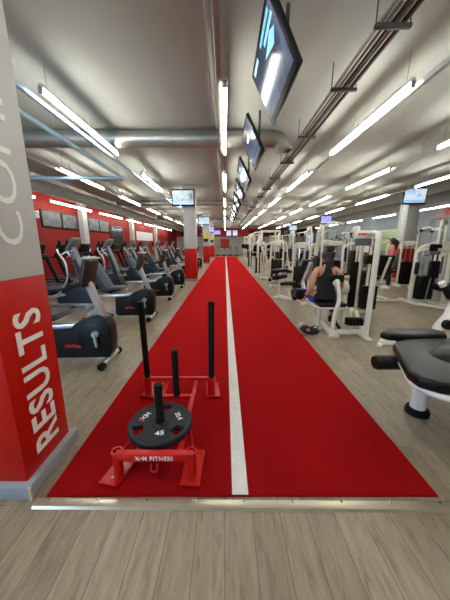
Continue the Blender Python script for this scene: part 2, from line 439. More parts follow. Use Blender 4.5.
# ------------------------------------------------------------------ ceiling lights
def light(x, y0, y1, z, label, group, rail=.07):
    L = y1-y0
    t = thing('ceiling_light', label, 'ceiling light', (x, y0, z), 0, group)
    for a, b in ((.02, L/2-.015), (L/2+.015, L-.02)):
        G().cyl((0, a, 0), (0, b, 0), .021, seg=10).done('tube', 'tubeglow', t)
    G().box((0, L/2, .055), (.05, L, .035), bev=.004).done('batten', 'batten', t)
    for y in (0, L/2, L): G().box((0, y, .005), (.045, .028, .07), bev=.004).done('lamp_holder', 'lightgrey', t)
    for y in (.12, L-.12): G().cyl((0, y, .07), (0, y, CZ-z), .004, seg=6).done('wire', 'conduit', t)
    return t
rows = [
 ('centre', 0.0, 3.25, 3.33, 3.7, 2.3, 9, 'the row above the turf line'),
 ('b', 2.12, 3.25, 3.33, 3.7, 2.3, 8, 'the row right of the cable rack'),
 ('c', 4.0, 3.25, 3.0, 3.7, 2.3, 8, 'the second row right of the cable rack'),
 ('d', 6.05, 3.25, 6.4, 3.7, 2.3, 7, 'the third row right of the cable rack'),
 ('e', 10.6, 3.25, 12.7, 3.9, 2.5, 5, 'the row nearest the blue grey wall'),
 ('f', -2.16, 3.25, 3.45, 3.7, 2.2, 8, 'the row over the exercise bikes'),
 ('g', -4.0, 3.25, 6.7, 3.7, 2.3, 7, 'the row over the ellipticals'),
 ('h', -6.45, 3.02, 6.2, 3.75, 3.0, 7, 'the row along the red wall'),
]
for nm, x, z, y0, per, ln, n, desc in rows:
    for i in range(n):
        light(x, y0+per*i, y0+per*i+ln, z, 'tube light, %s from the near end of %s' % (ORD[i], desc), 'fluorescent lights in ' + desc)
for x, desc in ((0., 'turf line'), (2.12, 'first machine row'), (-2.16, 'bike row'), (4., 'second machine row'), (-4., 'elliptical row')):
    light(x, -.45, 1.85, 3.25, 'hanging fluorescent light of the %s, directly over the viewer' % desc, 'fluorescent lights over the viewer')
# trunking rails beside the light rows
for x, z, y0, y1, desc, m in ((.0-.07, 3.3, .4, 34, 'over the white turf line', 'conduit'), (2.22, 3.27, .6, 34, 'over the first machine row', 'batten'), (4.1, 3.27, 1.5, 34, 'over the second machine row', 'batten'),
                        (6.15, 3.27, 4, 34, 'over the third machine row', 'batten'), (-2.33, 3.24, .6, 34, 'over the exercise bikes', 'bluelit'), (-4.1, 3.27, 3, 34, 'over the ellipticals', 'batten')):
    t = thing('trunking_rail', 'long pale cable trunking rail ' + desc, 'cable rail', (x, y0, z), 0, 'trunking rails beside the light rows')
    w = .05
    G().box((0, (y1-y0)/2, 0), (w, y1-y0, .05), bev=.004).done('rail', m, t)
    y = 1.15
    while y < y1-y0:
        G().cyl((0, y, .02), (0, y, CZ-z), .004, seg=6).done('hanger_wire', 'conduit', t); y += 3.2
# second pipe on the left that turns toward the red wall
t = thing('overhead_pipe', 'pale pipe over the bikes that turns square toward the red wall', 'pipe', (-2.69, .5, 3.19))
G().tube([(0, 0, 0), (0, 6.8, 0), (-2.7, 6.8, 0)], .04, 10, .08).done('pipe', 'bluelit', t)
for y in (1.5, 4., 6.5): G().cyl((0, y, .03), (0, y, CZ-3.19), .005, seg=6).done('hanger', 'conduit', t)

# cable rack
t = thing('cable_rack', 'rack of bundled metal conduits hung under the ceiling right of turf', 'conduit rack', (1.47, .6, 3.38))
for i, (dx, r, m) in enumerate(((-.10, .022, 'conduit'), (-.045, .018, 'conduit'), (.0, .016, 'darkconduit'), (.045, .022, 'conduit'), (.10, .03, 'darkconduit'))):
    G().cyl((dx, 0, r), (dx, 32, r), r, seg=10).done('conduit', m, t)
for y in (1.5, 2.10, 3.05, 4.5, 6.0, 7.5, 9.0, 10.5, 12., 13.5, 15., 16.5):
    g = G().box((0, y, -.02), (.32, .04, .035), bev=.003)
    for dx in (-.15, .15): g.cyl((dx, y, -.03), (dx, y, CZ-3.38), .006, seg=6)
    g.done('hanger', 'darkconduit', t)
# ceiling conduits
for dx, lab in ((-.13, 'thin ceiling conduit left of the middle lights'), (-.19, 'thinner ceiling conduit farther left of the middle lights')):
    tag(G().cyl((0, 0, 0), (0, 33, 0), .014, seg=8).done('ceiling_conduit', 'conduit', None, (dx, -1, CZ-.02)), lab, 'conduit')

# cross ducts
def duct(y, x0, x1, z, r, lab, m='duct'):
    t = thing('air_duct', lab, 'duct', (0, y, z), 0, 'round air ducts')
    G().tube([(x0, 0, 0), (x1, 0, 0), (x1+.18, -.02, -.03), (x1+.24, -.03, -r*1.4)], r, 24, .12).done('duct_pipe', m, t)
    G().lathe([(r+.004, -.02), (r+.02, -.02), (r+.02, .02), (r+.004, .02)], (x1+.24, -.03, -r*1.25), 24).done('collar', m, t)
    x = x0+.6
    while x < x1-.1:
        g = G(); g.tube([(x-.012, 0, 0), (x+.012, 0, 0)], r+.006, 24); g.done('seam_ring', m, t)
        x += 1.1
    x = x0+.9
    while x < x1:
        G().cyl((x, 0, r-.01), (x, 0, CZ-z), .006, seg=6).done('hanger', 'darkconduit', t); x += 1.6
duct(5.54, -5.6, .90, 3.49, .152, 'near round metal duct crossing under the ceiling above the turf')
duct(13.5, -5.4, .9, 3.47, .125, 'second round metal duct crossing under the ceiling')
duct(21.4, -5.4, .9, 3.475, .13, 'third and farthest round duct crossing under the ceiling')
for x, z, r, y0, y1, lab in ((-5.95, 3.3, .2, 6., 36, 'long grey duct running along the red wall'), (8.6, 3.3, .2, 9.0, 36, 'long pale duct running along the right side of the ceiling')):
    t = thing('air_duct', lab, 'duct', (x, y0, z), 0, 'round air ducts')
    G().cyl((0, 0, 0), (0, y1-y0, 0), r, seg=24).done('duct_pipe', 'whiteduct', t)
    y = 1.2
    while y < y1-y0: G().cyl((0, y-.015, 0), (0, y+.015, 0), r+.008, seg=24).done('seam_ring', 'whiteduct', t); G().cyl((0, y+.6, r-.01), (0, y+.6, CZ-z), .006, seg=6).done('hanger', 'darkconduit', t); y += 2.4

# wall posters
def poster(y0, y1, z0, z1, panels, lab, grp):
    t = thing('framed_poster', lab, 'poster', (XL, (y0+y1)/2, (z0+z1)/2), 0, grp)
    n = panels; w = (y1-y0)/n
    for i in range(n):
        yc = -(y1-y0)/2+w*(i+.5)
        G().box((.02, yc, 0), (.04, w-.04, z1-z0), bev=.004).done('frame', 'black', t)
        G().box((.042, yc, 0), (.004, w-.14, z1-z0-.1)).done('print', 'poster', t)
for y0, y1, n, lab in ((7.2, 9.5, 2, 'dark framed print high on the red wall, nearest the big pillar'), (10.1, 12.6, 2, 'pair of dark prints on the red wall before the pilaster'), (13.5, 15.9, 2, 'pair of dark prints on the red wall just past the pilaster')):
    poster(y0, y1, 2.12, 2.78, n, lab, 'dark prints on the red wall')
t = thing('wall_box', 'small white control box on red wall beside dark prints', 'control box', (XL, 9.85, 2.55))
G().box((.04, 0, 0), (.08, .22, .26), bev=.01).done('case', 'whitewall', t); G().box((.081, 0, .04), (.004, .12, .06)).done('display', 'grey', t)
t = thing('wall_mirror', 'dark framed mirror leaning high on the red wall', 'mirror', (XL, 17.0, 1.9))
G().box((.02, 0, 0), (.04, 2.0, 1.4), bev=.005).done('frame', 'black', t); G().box((.042, 0, 0), (.004, 1.86, 1.26)).done('glass', 'mirror', t)
# wall art on the right wall
t = thing('wall_art', 'red and grey skyline graphic on the blue grey wall', 'wall graphic', (XR, 13.9, 2.6))
g = G().prism([(-1.2, .35), (-.5, .42), (-.3, .62), (.1, .60), (.3, .82), (.7, .80), (.9, .6), (1.2, .55), (1.2, .35)], -.03, -.004, 'x'); g.done('red_panel', 'redart', t)
g = G().prism([(-1.4, -.25), (-1.4, .0), (-.6, .0), (-.5, .28), (1.2, .28), (1.2, .2), (.4, .18), (.2, -.1), (-.2, -.3)], -.03, -.004, 'x').prism([(1.3, -.5), (1.3, .3), (1.55, .25), (1.7, -.1), (2.2, -.2), (2.2, -.4)], -.03, -.004, 'x'); g.done('grey_panel', 'darkart', t)
t = thing('wall_panel', 'pale green panel on the blue grey wall behind the pink top', 'panel', (XR, 18.6, 1.75))
G().box((-.02, 0, 0), (.04, 3.6, 1.5), bev=.006).done('board', 'greenwall', t)

# ------------------------------------------------------------------ sled on the turf
sl = thing('push_sled', 'red weight sled with black upright posts standing on the turf', 'weight sled', (-.45, 1.85, .012))
def S(x, y, z): return (x+.45, y-1.85, z-.012)
g = G()
g.bar(S(-.70, 1.375, .178), S(-.20, 1.375, .178), .045, .052); g.done('front_crossbar', 'redpaint', sl)
fb = sl.children[-1]
for x in (-.58, -.30): G().bar(S(x, 1.40, .144), S(x+.015, 2.31, .144), .034, .04).done('side_rail', 'redpaint', sl)
G().bar(S(-.80, 2.31, .19), S(-.10, 2.31, .19), .03, .03).done('rear_crossbar', 'redpaint', sl)
G().bar(S(-.58, 2.06, .15), S(-.30, 2.06, .15), .03, .035).done('middle_crossbar', 'redpaint', sl)
G().bar(S(-.58, 1.66, .135), S(-.30, 1.66, .135), .06, .04).done('plate_crossbar', 'redpaint', sl)
for x, y in ((-.69, 1.38), (-.215, 1.38)):
    so = G().lathe([(.03, -.14), (.03, .052), (.036, .052), (.036, .056), (.026, .056), (.026, -.02), (0, -.02)], S(x, y, .155), 20).done('post_socket', 'redpaint', sl)
for x in (-.77, -.135):
    G().lathe([(.038, -.15), (.038, .04), (.031, .04), (.031, 0), (0, 0)], S(x, 2.31, .17), 20).done('post_socket', 'redpaint', sl)
def ski(x, y, rz, w, l):
    g = G(); m = Matrix.Translation(V(S(x, y, .0125))) @ Matrix.Rotation(rz, 4, 'Z')
    b = G(); 
    b.prism([(-l/2, .014), (-l/2+.02, .001), (l/2-.02, .001), (l/2, .012), (l/2, .018), (l/2-.02, .012), (-l/2+.02, .012), (-l/2, .022)], -w/2, w/2, 'x')
    b.bm.transform(m)
    o = b.done('ski', 'redpaint', sl)
    bl = G().lathe([(0, .012), (.009, .010), (.011, 0)], (m @ V((0, -l/2+.045, .012))), 10).done('bolt', 'chrome', o)
ski(-.705, 1.435, -.22, .13, .27); ski(-.215, 1.44, -.05, .125, .29)
ski(-.745, 2.37, -.2, .14, .27); ski(-.125, 2.37, .1, .13, .27)
for x in (-.77, -.135): G().cyl(S(x, 2.31, .20), S(x-.012*(1 if x < -.5 else -.6), 2.30, .975), .029, seg=18).done('upright_post', 'rubber', sl)
G().cyl(S(-.48, 1.66, .12), S(-.485, 1.66, .51), .031, seg=18).done('loading_post', 'rubber', sl)
G().cyl(S(-.435, 2.06, .16), S(-.44, 2.06, .60), .029, seg=18).done('loading_post', 'rubber', sl)
G().tube([S(-.47, 1.36, .13), S(-.47, 1.34, .09), S(-.43, 1.34, .09), S(-.43, 1.36, .13)], .006, 8, .015).done('tow_hook', 'redpaint', sl)
for s_, x in ((-1, -.70), (1, -.20)): G().cyl(S(x, 1.39, .165), S(-.44+s_*.15, 1.80, .125), .004, seg=6).done('brace_wire', 'redpaint', sl)
lettering('bar_lettering', 'X\u2022M FITNESS', 'whiteletter', fb, axes(S(-.568, 1.3515, .163), (1, 0, 0), (0, 0, 1)), .24, .029, bold=.008, spacing=1.12)
# weight plate
wp = thing('weight_plate', 'black 45 pound weight plate lying on the red sled', 'weight plate', (-.48, 1.66, .188))
R = .232
bm = bmesh.new(); seg = 72
def ringpts(r, z): return [bm.verts.new((r*math.cos(2*PI*j/seg), r*math.sin(2*PI*j/seg), z)) for j in range(seg)]
rad = [.034, .06, .066, .10, .125, .15, .175, .198, .21, .226, R]
zt = [.026, .026, .016, .014, .014, .014, .014, .016, .024, .024, .016]
topr = [ringpts(r, z) for r, z in zip(rad, zt)]; botr = [ringpts(r, -.018) for r in rad]
holes = (PI*.5, PI*.5+2*PI/3, PI*.5+4*PI/3)
def inhole(i, j):
    if i not in (4, 5, 6): return False
    a = 2*PI*(j+.5)/seg
    wd = (.30 if i == 5 else .26)
    return any(abs((a-h0+PI) % (2*PI)-PI) < wd for h0 in holes)
n = len(rad)
for i in range(n-1):
    for j in range(seg):
        q = (j+1) % seg
        if inhole(i, j):
            for (ii, jj, e) in ((i-1, j, 'in'), (i+1, j, 'out'), (i, (j-1) % seg, 'l'), (i, q, 'r')):
                if not inhole(ii, jj):
                    a, b = {'in': ((i, j), (i, q)), 'out': ((i+1, j), (i+1, q)), 'l': ((i, j), (i+1, j)), 'r': ((i, q), (i+1, q))}[e]
                    bm.faces.new((topr[a[0]][a[1]], topr[b[0]][b[1]], botr[b[0]][b[1]], botr[a[0]][a[1]]))
        else:
            bm.faces.new((topr[i][j], topr[i+1][j], topr[i+1][q], topr[i][q])); bm.faces.new((botr[i][j], botr[i][q], botr[i+1][q], botr[i+1][j]))
for j in range(seg):
    q = (j+1) % seg
    bm.faces.new((topr[-1][j], botr[-1][j], botr[-1][q], topr[-1][q])); bm.faces.new((topr[0][j], topr[0][q], botr[0][q], botr[0][j]))
gg = G(); gg.bm.free(); gg.bm = bm
gg.done('plate_disc', 'iron', wp)
def platetext(s, ang, r, w, hgt, m='whiteletter', rot=0):
    d = V((math.cos(ang), math.sin(ang), 0)); x = V((-math.sin(ang), math.cos(ang), 0))*1
    x = V((math.sin(ang), -math.cos(ang), 0)); y = d
    if rot: x, y = -x, -y
    o = d*r - x*w/2 - y*hgt/2 + V((0, 0, .0145))
    lettering('plate_number', s, m, wp, axes(o, x, y), w, hgt, bold=.02, depth=.0015)
platetext('45', math.radians(-80), .118, .062, .042, rot=1)
platetext('20.4', math.radians(28), .140, .09, .04)
platetext('XM', math.radians(155), .145, .09, .042)
platetext('X', math.radians(174), .146, .028, .042, 'redtrim')

# ------------------------------------------------------------------ cardio machines (user faces +X)
def make_bike():
    t = thing('recumbent_bike', 'bike', 'exercise bike')
    out = [(-.70, .12), (-.64, .085), (.03, .10), (.065, .17), (.08, .34), (.075, .48), (.03, .60), (-.06, .635), (-.17, .615), (-.28, .58), (-.36, .53), (-.41, .475), (-.68, .46)]
    sh = G().prism(out, -.11, .11, 'y', .025).done('shroud', 'black', t)
    for s in (-1, 1):
        G().lathe([(0, .012), (.16, .01), (.19, 0)], (0, 0, 0), 30).done('side_disc', 'black', sh).matrix_local = Matrix.Translation((-.15, s*.112, .36)) @ Matrix.Rotation(s*-PI/2, 4, 'X')
    lettering('side_lettering', 'LifeFitness', 'redtrim', sh, axes((-.50, -.1115, .235), (1, 0, 0), (0, 0, 1)), .25, .045, bold=.02, shear=.3)
    for s in (-1, 1):
        cr = G().cyl((-.09, s*.11, .42), (-.09, s*.165, .42), .04).bar((-.09, s*.17, .43), (-.075, s*.17, .27), .035, .022).done('crank', 'lightgrey', t) if s < 0 else \
             G().cyl((-.09, s*.11, .42), (-.09, s*.165, .42), .04).bar((-.09, s*.17, .41), (-.105, s*.17, .57), .035, .022).done('crank', 'lightgrey', t)
        z = .27 if s < 0 else .57
        G().box((-.09, s*.235, z-.01), (.13, .10, .03), (0, .3, 0), .008).done('pedal', 'rubber', cr)
    G().bar((-.03, 0, .60), (-.19, 0, 1.06), .09, .075, .012, V((1, 0, 0))).done('console_post', 'postpink', t)
    cn = G().box((-.155, 0, 1.16), (.075, .30, .34), (0, .26, 0), .03, 3).done('console', 'burgundy', t)
    G().box((-.197, 0, 1.18), (.006, .22, .2), (0, .26, 0)).done('display', 'scr_dark', cn)
    G().box((-.108, 0, 1.33), (.10, .28, .022), (0, .1, 0), .01).done('top_cover', 'lightgrey', cn)
    G().tube([(-.48, -.28, .98), (-.30, -.26, 1.0), (-.16, -.1, 1.05), (-.16, .1, 1.05), (-.30, .26, 1.0), (-.48, .28, .98)], .016, 8, .05).done('handlebar', 'black', t)
    G().bar((-.36, 0, .50), (-1.15, 0, .46), .11, .05, .008).done('seat_rail', 'silver', t)
    G().bar((-1.25, 0, .14), (.02, 0, .14), .12, .07, .008).done('base_beam', 'lightgrey', t)
    G().bar((-1.12, 0, .14), (-1.08, 0, .46), .1, .08, .008, V((1, 0, 0))).done('rear_strut', 'lightgrey', t)
    G().prism([(-.80, .56), (-.54, .60), (-.50, .63), (-.54, .67), (-.8, .66), (-.92, .66), (-.94, .60)], -.2, .2, 'y', .03).done('seat', 'bluegrey', t)
    G().prism([(-.88, .64), (-.80, .66), (-1.02, 1.10), (-1.08, 1.14), (-1.14, 1.10), (-1.02, .80)], -.2, .2, 'y', .03).done('backrest', 'bluegrey', t)
    for s in (-1, 1): G().tube([(-.70, s*.19, .57), (-.72, s*.30, .60), (-.56, s*.30, .66)], .016, 8, .04).done('side_grip', 'black', t)
    for x, nm in ((0., 'front_stabilizer'), (-1.25, 'rear_stabilizer')):
        st = G().cyl((x, -.22, .06), (x, .22, .06), .034).box((x, 0, .1), (.07, .12, .08), bev=.01).done(nm, 'silver', t)
        for s in (-1, 1): G().cyl((x, s*.21, .046), (x, s*.27, .046), .046, seg=20).done('end_cap', 'rubber', st)
    return t
bike = make_bike()
BG = 'recumbent exercise bikes beside the turf'
for i, (y, lab) in enumerate(((3.16, 'black recumbent exercise bike nearest the camera, beside the big pillar'), (5.10, 'black recumbent exercise bike, second along the turf edge from the near end'), (7.02, 'black recumbent exercise bike, third along the turf edge from the near end'), (8.95, 'black recumbent exercise bike in front of the pillar with television'),
        (12.3, 'black recumbent exercise bike, nearest one past the television pillar'), (14.2, 'black recumbent exercise bike, second past the television pillar'), (16.1, 'black recumbent exercise bike, third past the television pillar'))):
    place(bike, USED, (-1.49, y-.08, 0), 0, lab, BG)

def make_elliptical():
    t = thing('elliptical_trainer', 'e', 'elliptical trainer')
    G().bar((-1.75, 0, .07), (-.05, 0, .07), .12, .07, .01).bar((-.08, -.33, .05), (-.08, .33, .05), .09, .06, .01).bar((-1.72, -.3, .05), (-1.72, .3, .05), .09, .06, .01).done('base_frame', 'silver', t)
    G().prism([(-.85, .10), (-.05, .10), (-.02, .28), (-.12, .52), (-.30, .62), (-.62, .56), (-.88, .32)], -.17, .17, 'y', .04).done('drive_housing', 'bluegrey', t)
    G().prism([(-.28, .5), (-.10, .5), (-.25, 1.0), (-.40, 1.42), (-.48, 1.42), (-.40, .95)], -.10, .10, 'y', .02).done('tower', 'grey', t)
    for s in (-1, 1):
        G().prism([(-.20, .42), (-.08, .42), (-.22, .92), (-.30, 1.16), (-.36, 1.14), (-.30, .90)], s*.13-.03, s*.13+.03, 'y', .012).done('tower_fin', 'bluegrey', t)
    cn = G().box((-.40, 0, 1.48), (.07, .38, .34), (0, .55, 0), .03, 3).done('console', 'grey', t)
    G().box((-.437, 0, 1.505), (.006, .30, .22), (0, .55, 0)).done('display', 'scr_dark', cn)
    G().tube([(-.38, -.05, 1.34), (-.45, -.22, 1.32), (-.62, -.22, 1.22), (-.66, -.1, 1.18)], .017, 8, .06).tube([(-.38, .05, 1.34), (-.45, .22, 1.32), (-.62, .22, 1.22), (-.66, .1, 1.18)], .017, 8, .06).done('fixed_handlebar', 'silver', t)
    for s in (-1, 1):
        k_ = .1 if s < 0 else -.08
        sw = G().tube([(-.62-k_, s*.33, .30), (-.42, s*.33, .72), (-.52+k_, s*.33, 1.10), (-.72+k_, s*.30, 1.32), (-.62+k_, s*.28, 1.56)], .022, 10, .12).done('swing_arm', 'silver', t)
        G().tube([(-.70+k_, s*.295, 1.38), (-.62+k_, s*.28, 1.57)], .028, 10).done('grip', 'black', sw)
        pa = G().bar((-1.60, s*.2, .20+.1*(s > 0)), (-.60, s*.24, .30-.04*s), .07, .06, .01).done('pedal_arm', 'silver', t)
        G().box((-1.05, s*.22, .34), (.40, .17, .05), (0, -.08, 0), .02).box((-.87, s*.22, .38), (.05, .17, .09), (0, -.08, 0), .015).done('foot_pedal', 'black', pa)
    return t
ell = make_elliptical()
EG = 'elliptical trainers in the middle cardio row'
for i in range(7):
    lab = 'grey elliptical trainer, ' + ('nearest one, seen behind the first bike' if i == 0 else '%s along the middle cardio row from the near end' % ORD[i])
    place(ell, USED, (-3.12-.04*(i % 2), 6.05+1.9*i, 0), random.uniform(-.03, .03), lab, EG)

def make_treadmill():
    t = thing('treadmill', 't', 'treadmill')
    G().box((-1.05, 0, .12), (1.8, .80, .12), bev=.02).done('deck', 'black', t)
    G().box((-1.08, 0, .183), (1.66, .52, .012), bev=.004).done('belt', 'rubber', t)
    for s in (-1, 1): G().box((-1.1, s*.34, .19), (1.6, .10, .03), bev=.01).done('foot_rail', 'grey', t)
    G().prism([(-.45, .08), (-.0, .08), (.02, .18), (-.08, .30), (-.34, .33), (-.45, .22)], -.40, .40, 'y', .03).done('motor_hood', 'bluegrey', t)
    for s in (-1, 1):
        G().bar((-.12, s*.40, .1), (-.50, s*.40, 1.16), .05, .11, .012, V((1, 0, 0))).done('upright', 'black', t)
        G().tube([(-.48, s*.40, 1.12), (-.62, s*.40, 1.06), (-1.0, s*.40, 1.0)], .022, 8, .05).done('handrail', 'black', t)
    G().box((-.50, 0, 1.14), (.16, .84, .09), (0, .1, 0), .02).done('cross_dash', 'black', t)
    cn = G().box((-.47, 0, 1.33), (.09, .66, .36), (0, .45, 0), .035, 3).done('console', 'black', t)
    G().box((-.519, 0, 1.355), (.006, .5, .22), (0, .45, 0)).done('display', 'scr_dark', cn)
    return t
tread = make_treadmill()
for i in range(9):
    lab = 'black treadmill by the red wall, ' + ('nearest one in the row' if i == 0 else ('farthest one in the row' if i == 8 else '%s along the row from the near end' % ORD[i]))
    place(tread, USED, (-4.99, 7.5+1.32*i, 0), 0, lab, 'treadmills along the red wall')

# ------------------------------------------------------------------ strength machines (user faces +X)
def weight_tower(t, cx, cy, along, h_, w=.5, shroud=True, header=True, rad=.034):
    """arched tower whose two uprights stand w apart along the given axis ('x' or 'y')"""
    ax = V((1, 0, 0)) if along == 'x' else V((0, 1, 0)); px = V((0, 1, 0)) if along == 'x' else V((1, 0, 0))
    c = V((cx, cy, 0)); a, b = c-ax*w/2, c+ax*w/2; up = V((0, 0, 1))
    fr = G().tube([a, a+up*h_, b+up*h_, b], rad, 12, .14)
    fr.bar(a+up*.05, b+up*.05, .08, .07)
    for e in (a, b): fr.bar(e-px*.2+up*.03, e+px*.2+up*.03, .08, .05)
    fr.done('tower_frame', 'cream', t)
    st = G(); n_ = 14
    hh = h_*.46
    for i in range(n_):
        z = .12+hh*(i+.5)/n_; s_ = ax*(w-.2)+px*.14+up*(hh/n_-.006)
        st.box(c+up*z, (abs(s_.x), abs(s_.y), abs(s_.z)), bev=.003, seg=1)
    st.done('weight_stack', 'black', t)
    for k_ in (-1, 1): G().cyl(c+ax*k_*.09+up*.1, c+ax*k_*.09+up*(h_-.03), .011, seg=8).done('guide_rod', 'chrome', t)
    G().cyl(c+up*(.12+hh), c+up*(h_-.06), .005, seg=6).done('cable', 'black', t)
    G().tube([c+up*(h_-.1)-px*.02, c+up*(h_-.1)+px*.02], .055, 16).done('pulley', 'black', t)
    if shroud:
        s_ = ax*(w-.12)+px*.012+up*(h_*.5)
        for q in (-1, 1): G().box(c+px*q*.09+up*(.1+h_*.25), (abs(s_.x), abs(s_.y), abs(s_.z)), bev=.003).done('shroud', 'black', t)
    if header:
        s_ = ax*(w*.62)+px*.06+up*.14
        hd = G().box(c+up*(h_-.06), (abs(s_.x), abs(s_.y), abs(s_.z)), bev=.012).done('header_plate', 'cream', t)

def rollers(t, c, length, r, axis='y', n=1):
    c = V(c); d = V((0, 1, 0)) if axis == 'y' else V((1, 0, 0))
    g = G().tube([c-d*length/2, c-d*(length/2-.02), c+d*(length/2-.02), c+d*length/2], [r*.85, r, r, r*.85], 18)
    return g.done('roller_pad', 'vinyl', t)

def make_press():
    t = thing('chest_press_machine', 'm', 'strength machine')
    weight_tower(t, -.15, .62, 'x', 1.55)
    G().bar((-.7, 0, .05), (.75, 0, .05), .08, .07).bar((-.66, -.32, .04), (-.66, .32, .04), .08, .06).bar((.70, -.32, .04), (.70, .32, .04), .08, .06).bar((-.15, 0, .05), (-.15, .62, .05), .08, .07).done('base_frame', 'cream', t)
    G().tube([(-.05, 0, .06), (-.05, 0, .44)], .04, 12).done('seat_post', 'cream', t)
    G().box((0, 0, .48), (.42, .40, .075), bev=.03, seg=3).done('seat', 'vinyl', t)
    G().tube([(-.62, 0, .06), (-.36, 0, .95), (-.30, 0, 1.55), (.1, 0, 1.62)], .04, 12, .14).done('back_frame', 'cream', t)
    G().box((-.24, 0, .86), (.08, .34, .66), (0, -.2, 0), .03, 3).done('back_pad', 'vinyl', t)
    for s in (-1, 1):
        la = G().tube([(.1, s*.12, 1.6), (.42, s*.34, 1.45), (.46, s*.36, 1.0), (.36, s*.30, .92)], .03, 10, .1).done('lever_arm', 'cream', t)
        G().cyl((.46, s*.36, 1.02), (.33, s*.12, 1.0), .02, seg=10).done('grip', 'rubber', la)
    return t
def make_legext():
    t = thing('leg_extension_machine', 'm', 'strength machine')
    weight_tower(t, -.45, .55, 'x', 1.4, .46)
    G().bar((-.75, 0, .05), (.55, 0, .05), .08, .07).bar((-.72, -.34, .04), (-.72, .34, .04), .08, .06).bar((.5, -.3, .04), (.5, .3, .04), .08, .06).bar((-.45, 0, .05), (-.45, .55, .05), .08, .07).done('base_frame', 'cream', t)
    G().tube([(.1, 0, .06), (.1, 0, .5)], .045, 12).bar((-.4, 0, .5), (.3, 0, .52), .07, .06).tube([(-.35, 0, .5), (-.62, 0, 1.15)], .035, 12).done('seat_frame', 'cream', t)
    G().box((.0, 0, .58), (.56, .44, .09), (0, -.06, 0), .035, 3).done('seat', 'vinyl', t)
    G().box((-.40, 0, .92), (.09, .40, .60), (0, -.36, 0), .035, 3).done('back_pad', 'vinyl', t)
    la = G().tube([(.30, -.27, .55), (.48, -.27, .2), (.52, .2, .2)], .026, 10, .05).done('lever_arm', 'cream', t)
    rollers(la, (.53, -.02, .26), .42, .06)
    for s in (-1, 1):
        h_ = G().tube([(-.05, s*.26, .5), (-.05, s*.30, .66), (.10, s*.30, .68)], .016, 8, .04).done('side_handle', 'black', t)
    return t
def make_pulldown():
    t = thing('lat_pulldown_machine', 'm', 'strength machine')
    weight_tower(t, .78, 0, 'y', 2.0, .52)
    G().bar((-.35, 0, .05), (.95, 0, .05), .08, .07).bar((-.32, -.32, .04), (-.32, .32, .04), .08, .06).done('base_frame', 'cream', t)
    G().tube([(.78, 0, 2.0), (.40, 0, 2.18), (.02, 0, 2.12)], .04, 12, .1).done('top_boom', 'cream', t)
    G().tube([(0, 0, 2.12), (0, 0, 1.80)], .005, 6).done('cable', 'black', t)
    pb = G().tube([(.0, -.60, 1.68), (.0, -.42, 1.79), (.0, .42, 1.79), (.0, .60, 1.68)], .014, 8, .08).done('pull_bar', 'chrome', t)
    for s in (-1, 1): G().tube([(0, s*.44, 1.785), (0, s*.60, 1.68)], .02, 8).done('grip', 'rubber', pb)
    G().tube([(.0, 0, .06), (.0, 0, .44)], .04, 12).tube([(.36, 0, .06), (.36, 0, .68)], .035, 12).done('seat_post', 'cream', t)
    G().box((0, 0, .48), (.38, .34, .08), bev=.03, seg=3).done('seat', 'vinyl', t)
    rollers(t, (.30, 0, .66), .50, .06)
    return t
def make_row():
    t = thing('seated_row_machine', 'm', 'strength machine')
    weight_tower(t, .85, 0, 'y', 1.6, .5)
    G().bar((-.4, 0, .05), (1.0, 0, .05), .08, .07).bar((-.38, -.32, .04), (-.38, .32, .04), .08, .06).done('base_frame', 'cream', t)
    G().tube([(0, 0, .06), (0, 0, .5)], .04, 12).tube([(.5, 0, .06), (.42, 0, .80), (.38, 0, 1.0)], .036, 12, .1).tube([(.5, 0, .06), (.62, 0, 1.3), (.85, 0, 1.52)], .034, 12, .1).done('post_frame', 'cream', t)
    G().box((0, 0, .54), (.38, .38, .08), bev=.03, seg=3).done('seat', 'vinyl', t)
    G().box((.35, 0, .98), (.09, .30, .40), bev=.035, seg=3).done('chest_pad', 'vinyl', t)
    for s in (-1, 1):
        la = G().tube([(.62, s*.10, 1.35), (.66, s*.34, 1.25), (.54, s*.34, .95)], .026, 10, .08).done('lever_arm', 'cream', t)
        G().tube([(.55, s*.34, 1.05), (.54, s*.30, .90)], .02, 8).done('grip', 'rubber', la)
    return t
def make_rack():
    t = thing('squat_rack', 'm', 'squat rack')
    g = G()
    for x in (-.45, .45):
        for s in (-1, 1): g.bar((x, s*.55, 0), (x, s*.55, 2.15), .07, .07)
        g.bar((x, -.55, 2.12), (x, .55, 2.12), .06, .07)
    for s in (-1, 1): g.bar((-.45, s*.55, 2.12), (.45, s*.55, 2.12), .06, .07); g.bar((-.6, s*.55, .04), (.7, s*.55, .04), .07, .06)
    g.done('rack_frame', 'cream', t)
    bb = G().cyl((.52, -1.05, 1.25), (.52, 1.05, 1.25), .014, seg=10).done('barbell', 'chrome', t)
    for s in (-1, 1):
        G().tube([(.52, s*.72, 1.25), (.52, s*.76, 1.25)], .20, 24).tube([(.52, s*.765, 1.25), (.52, s*.80, 1.25)], .15, 24).done('plate', 'rubber', bb)
        G().bar((.45, s*.55, 1.18), (.58, s*.55, 1.20), .05, .04).done('bar_hook', 'black', t)
        for z in (.5, .9): G().tube([(-.45, s*.60, z), (-.45, s*.66, z)], .18, 24).done('stored_plate', 'rubber', t)
    return t
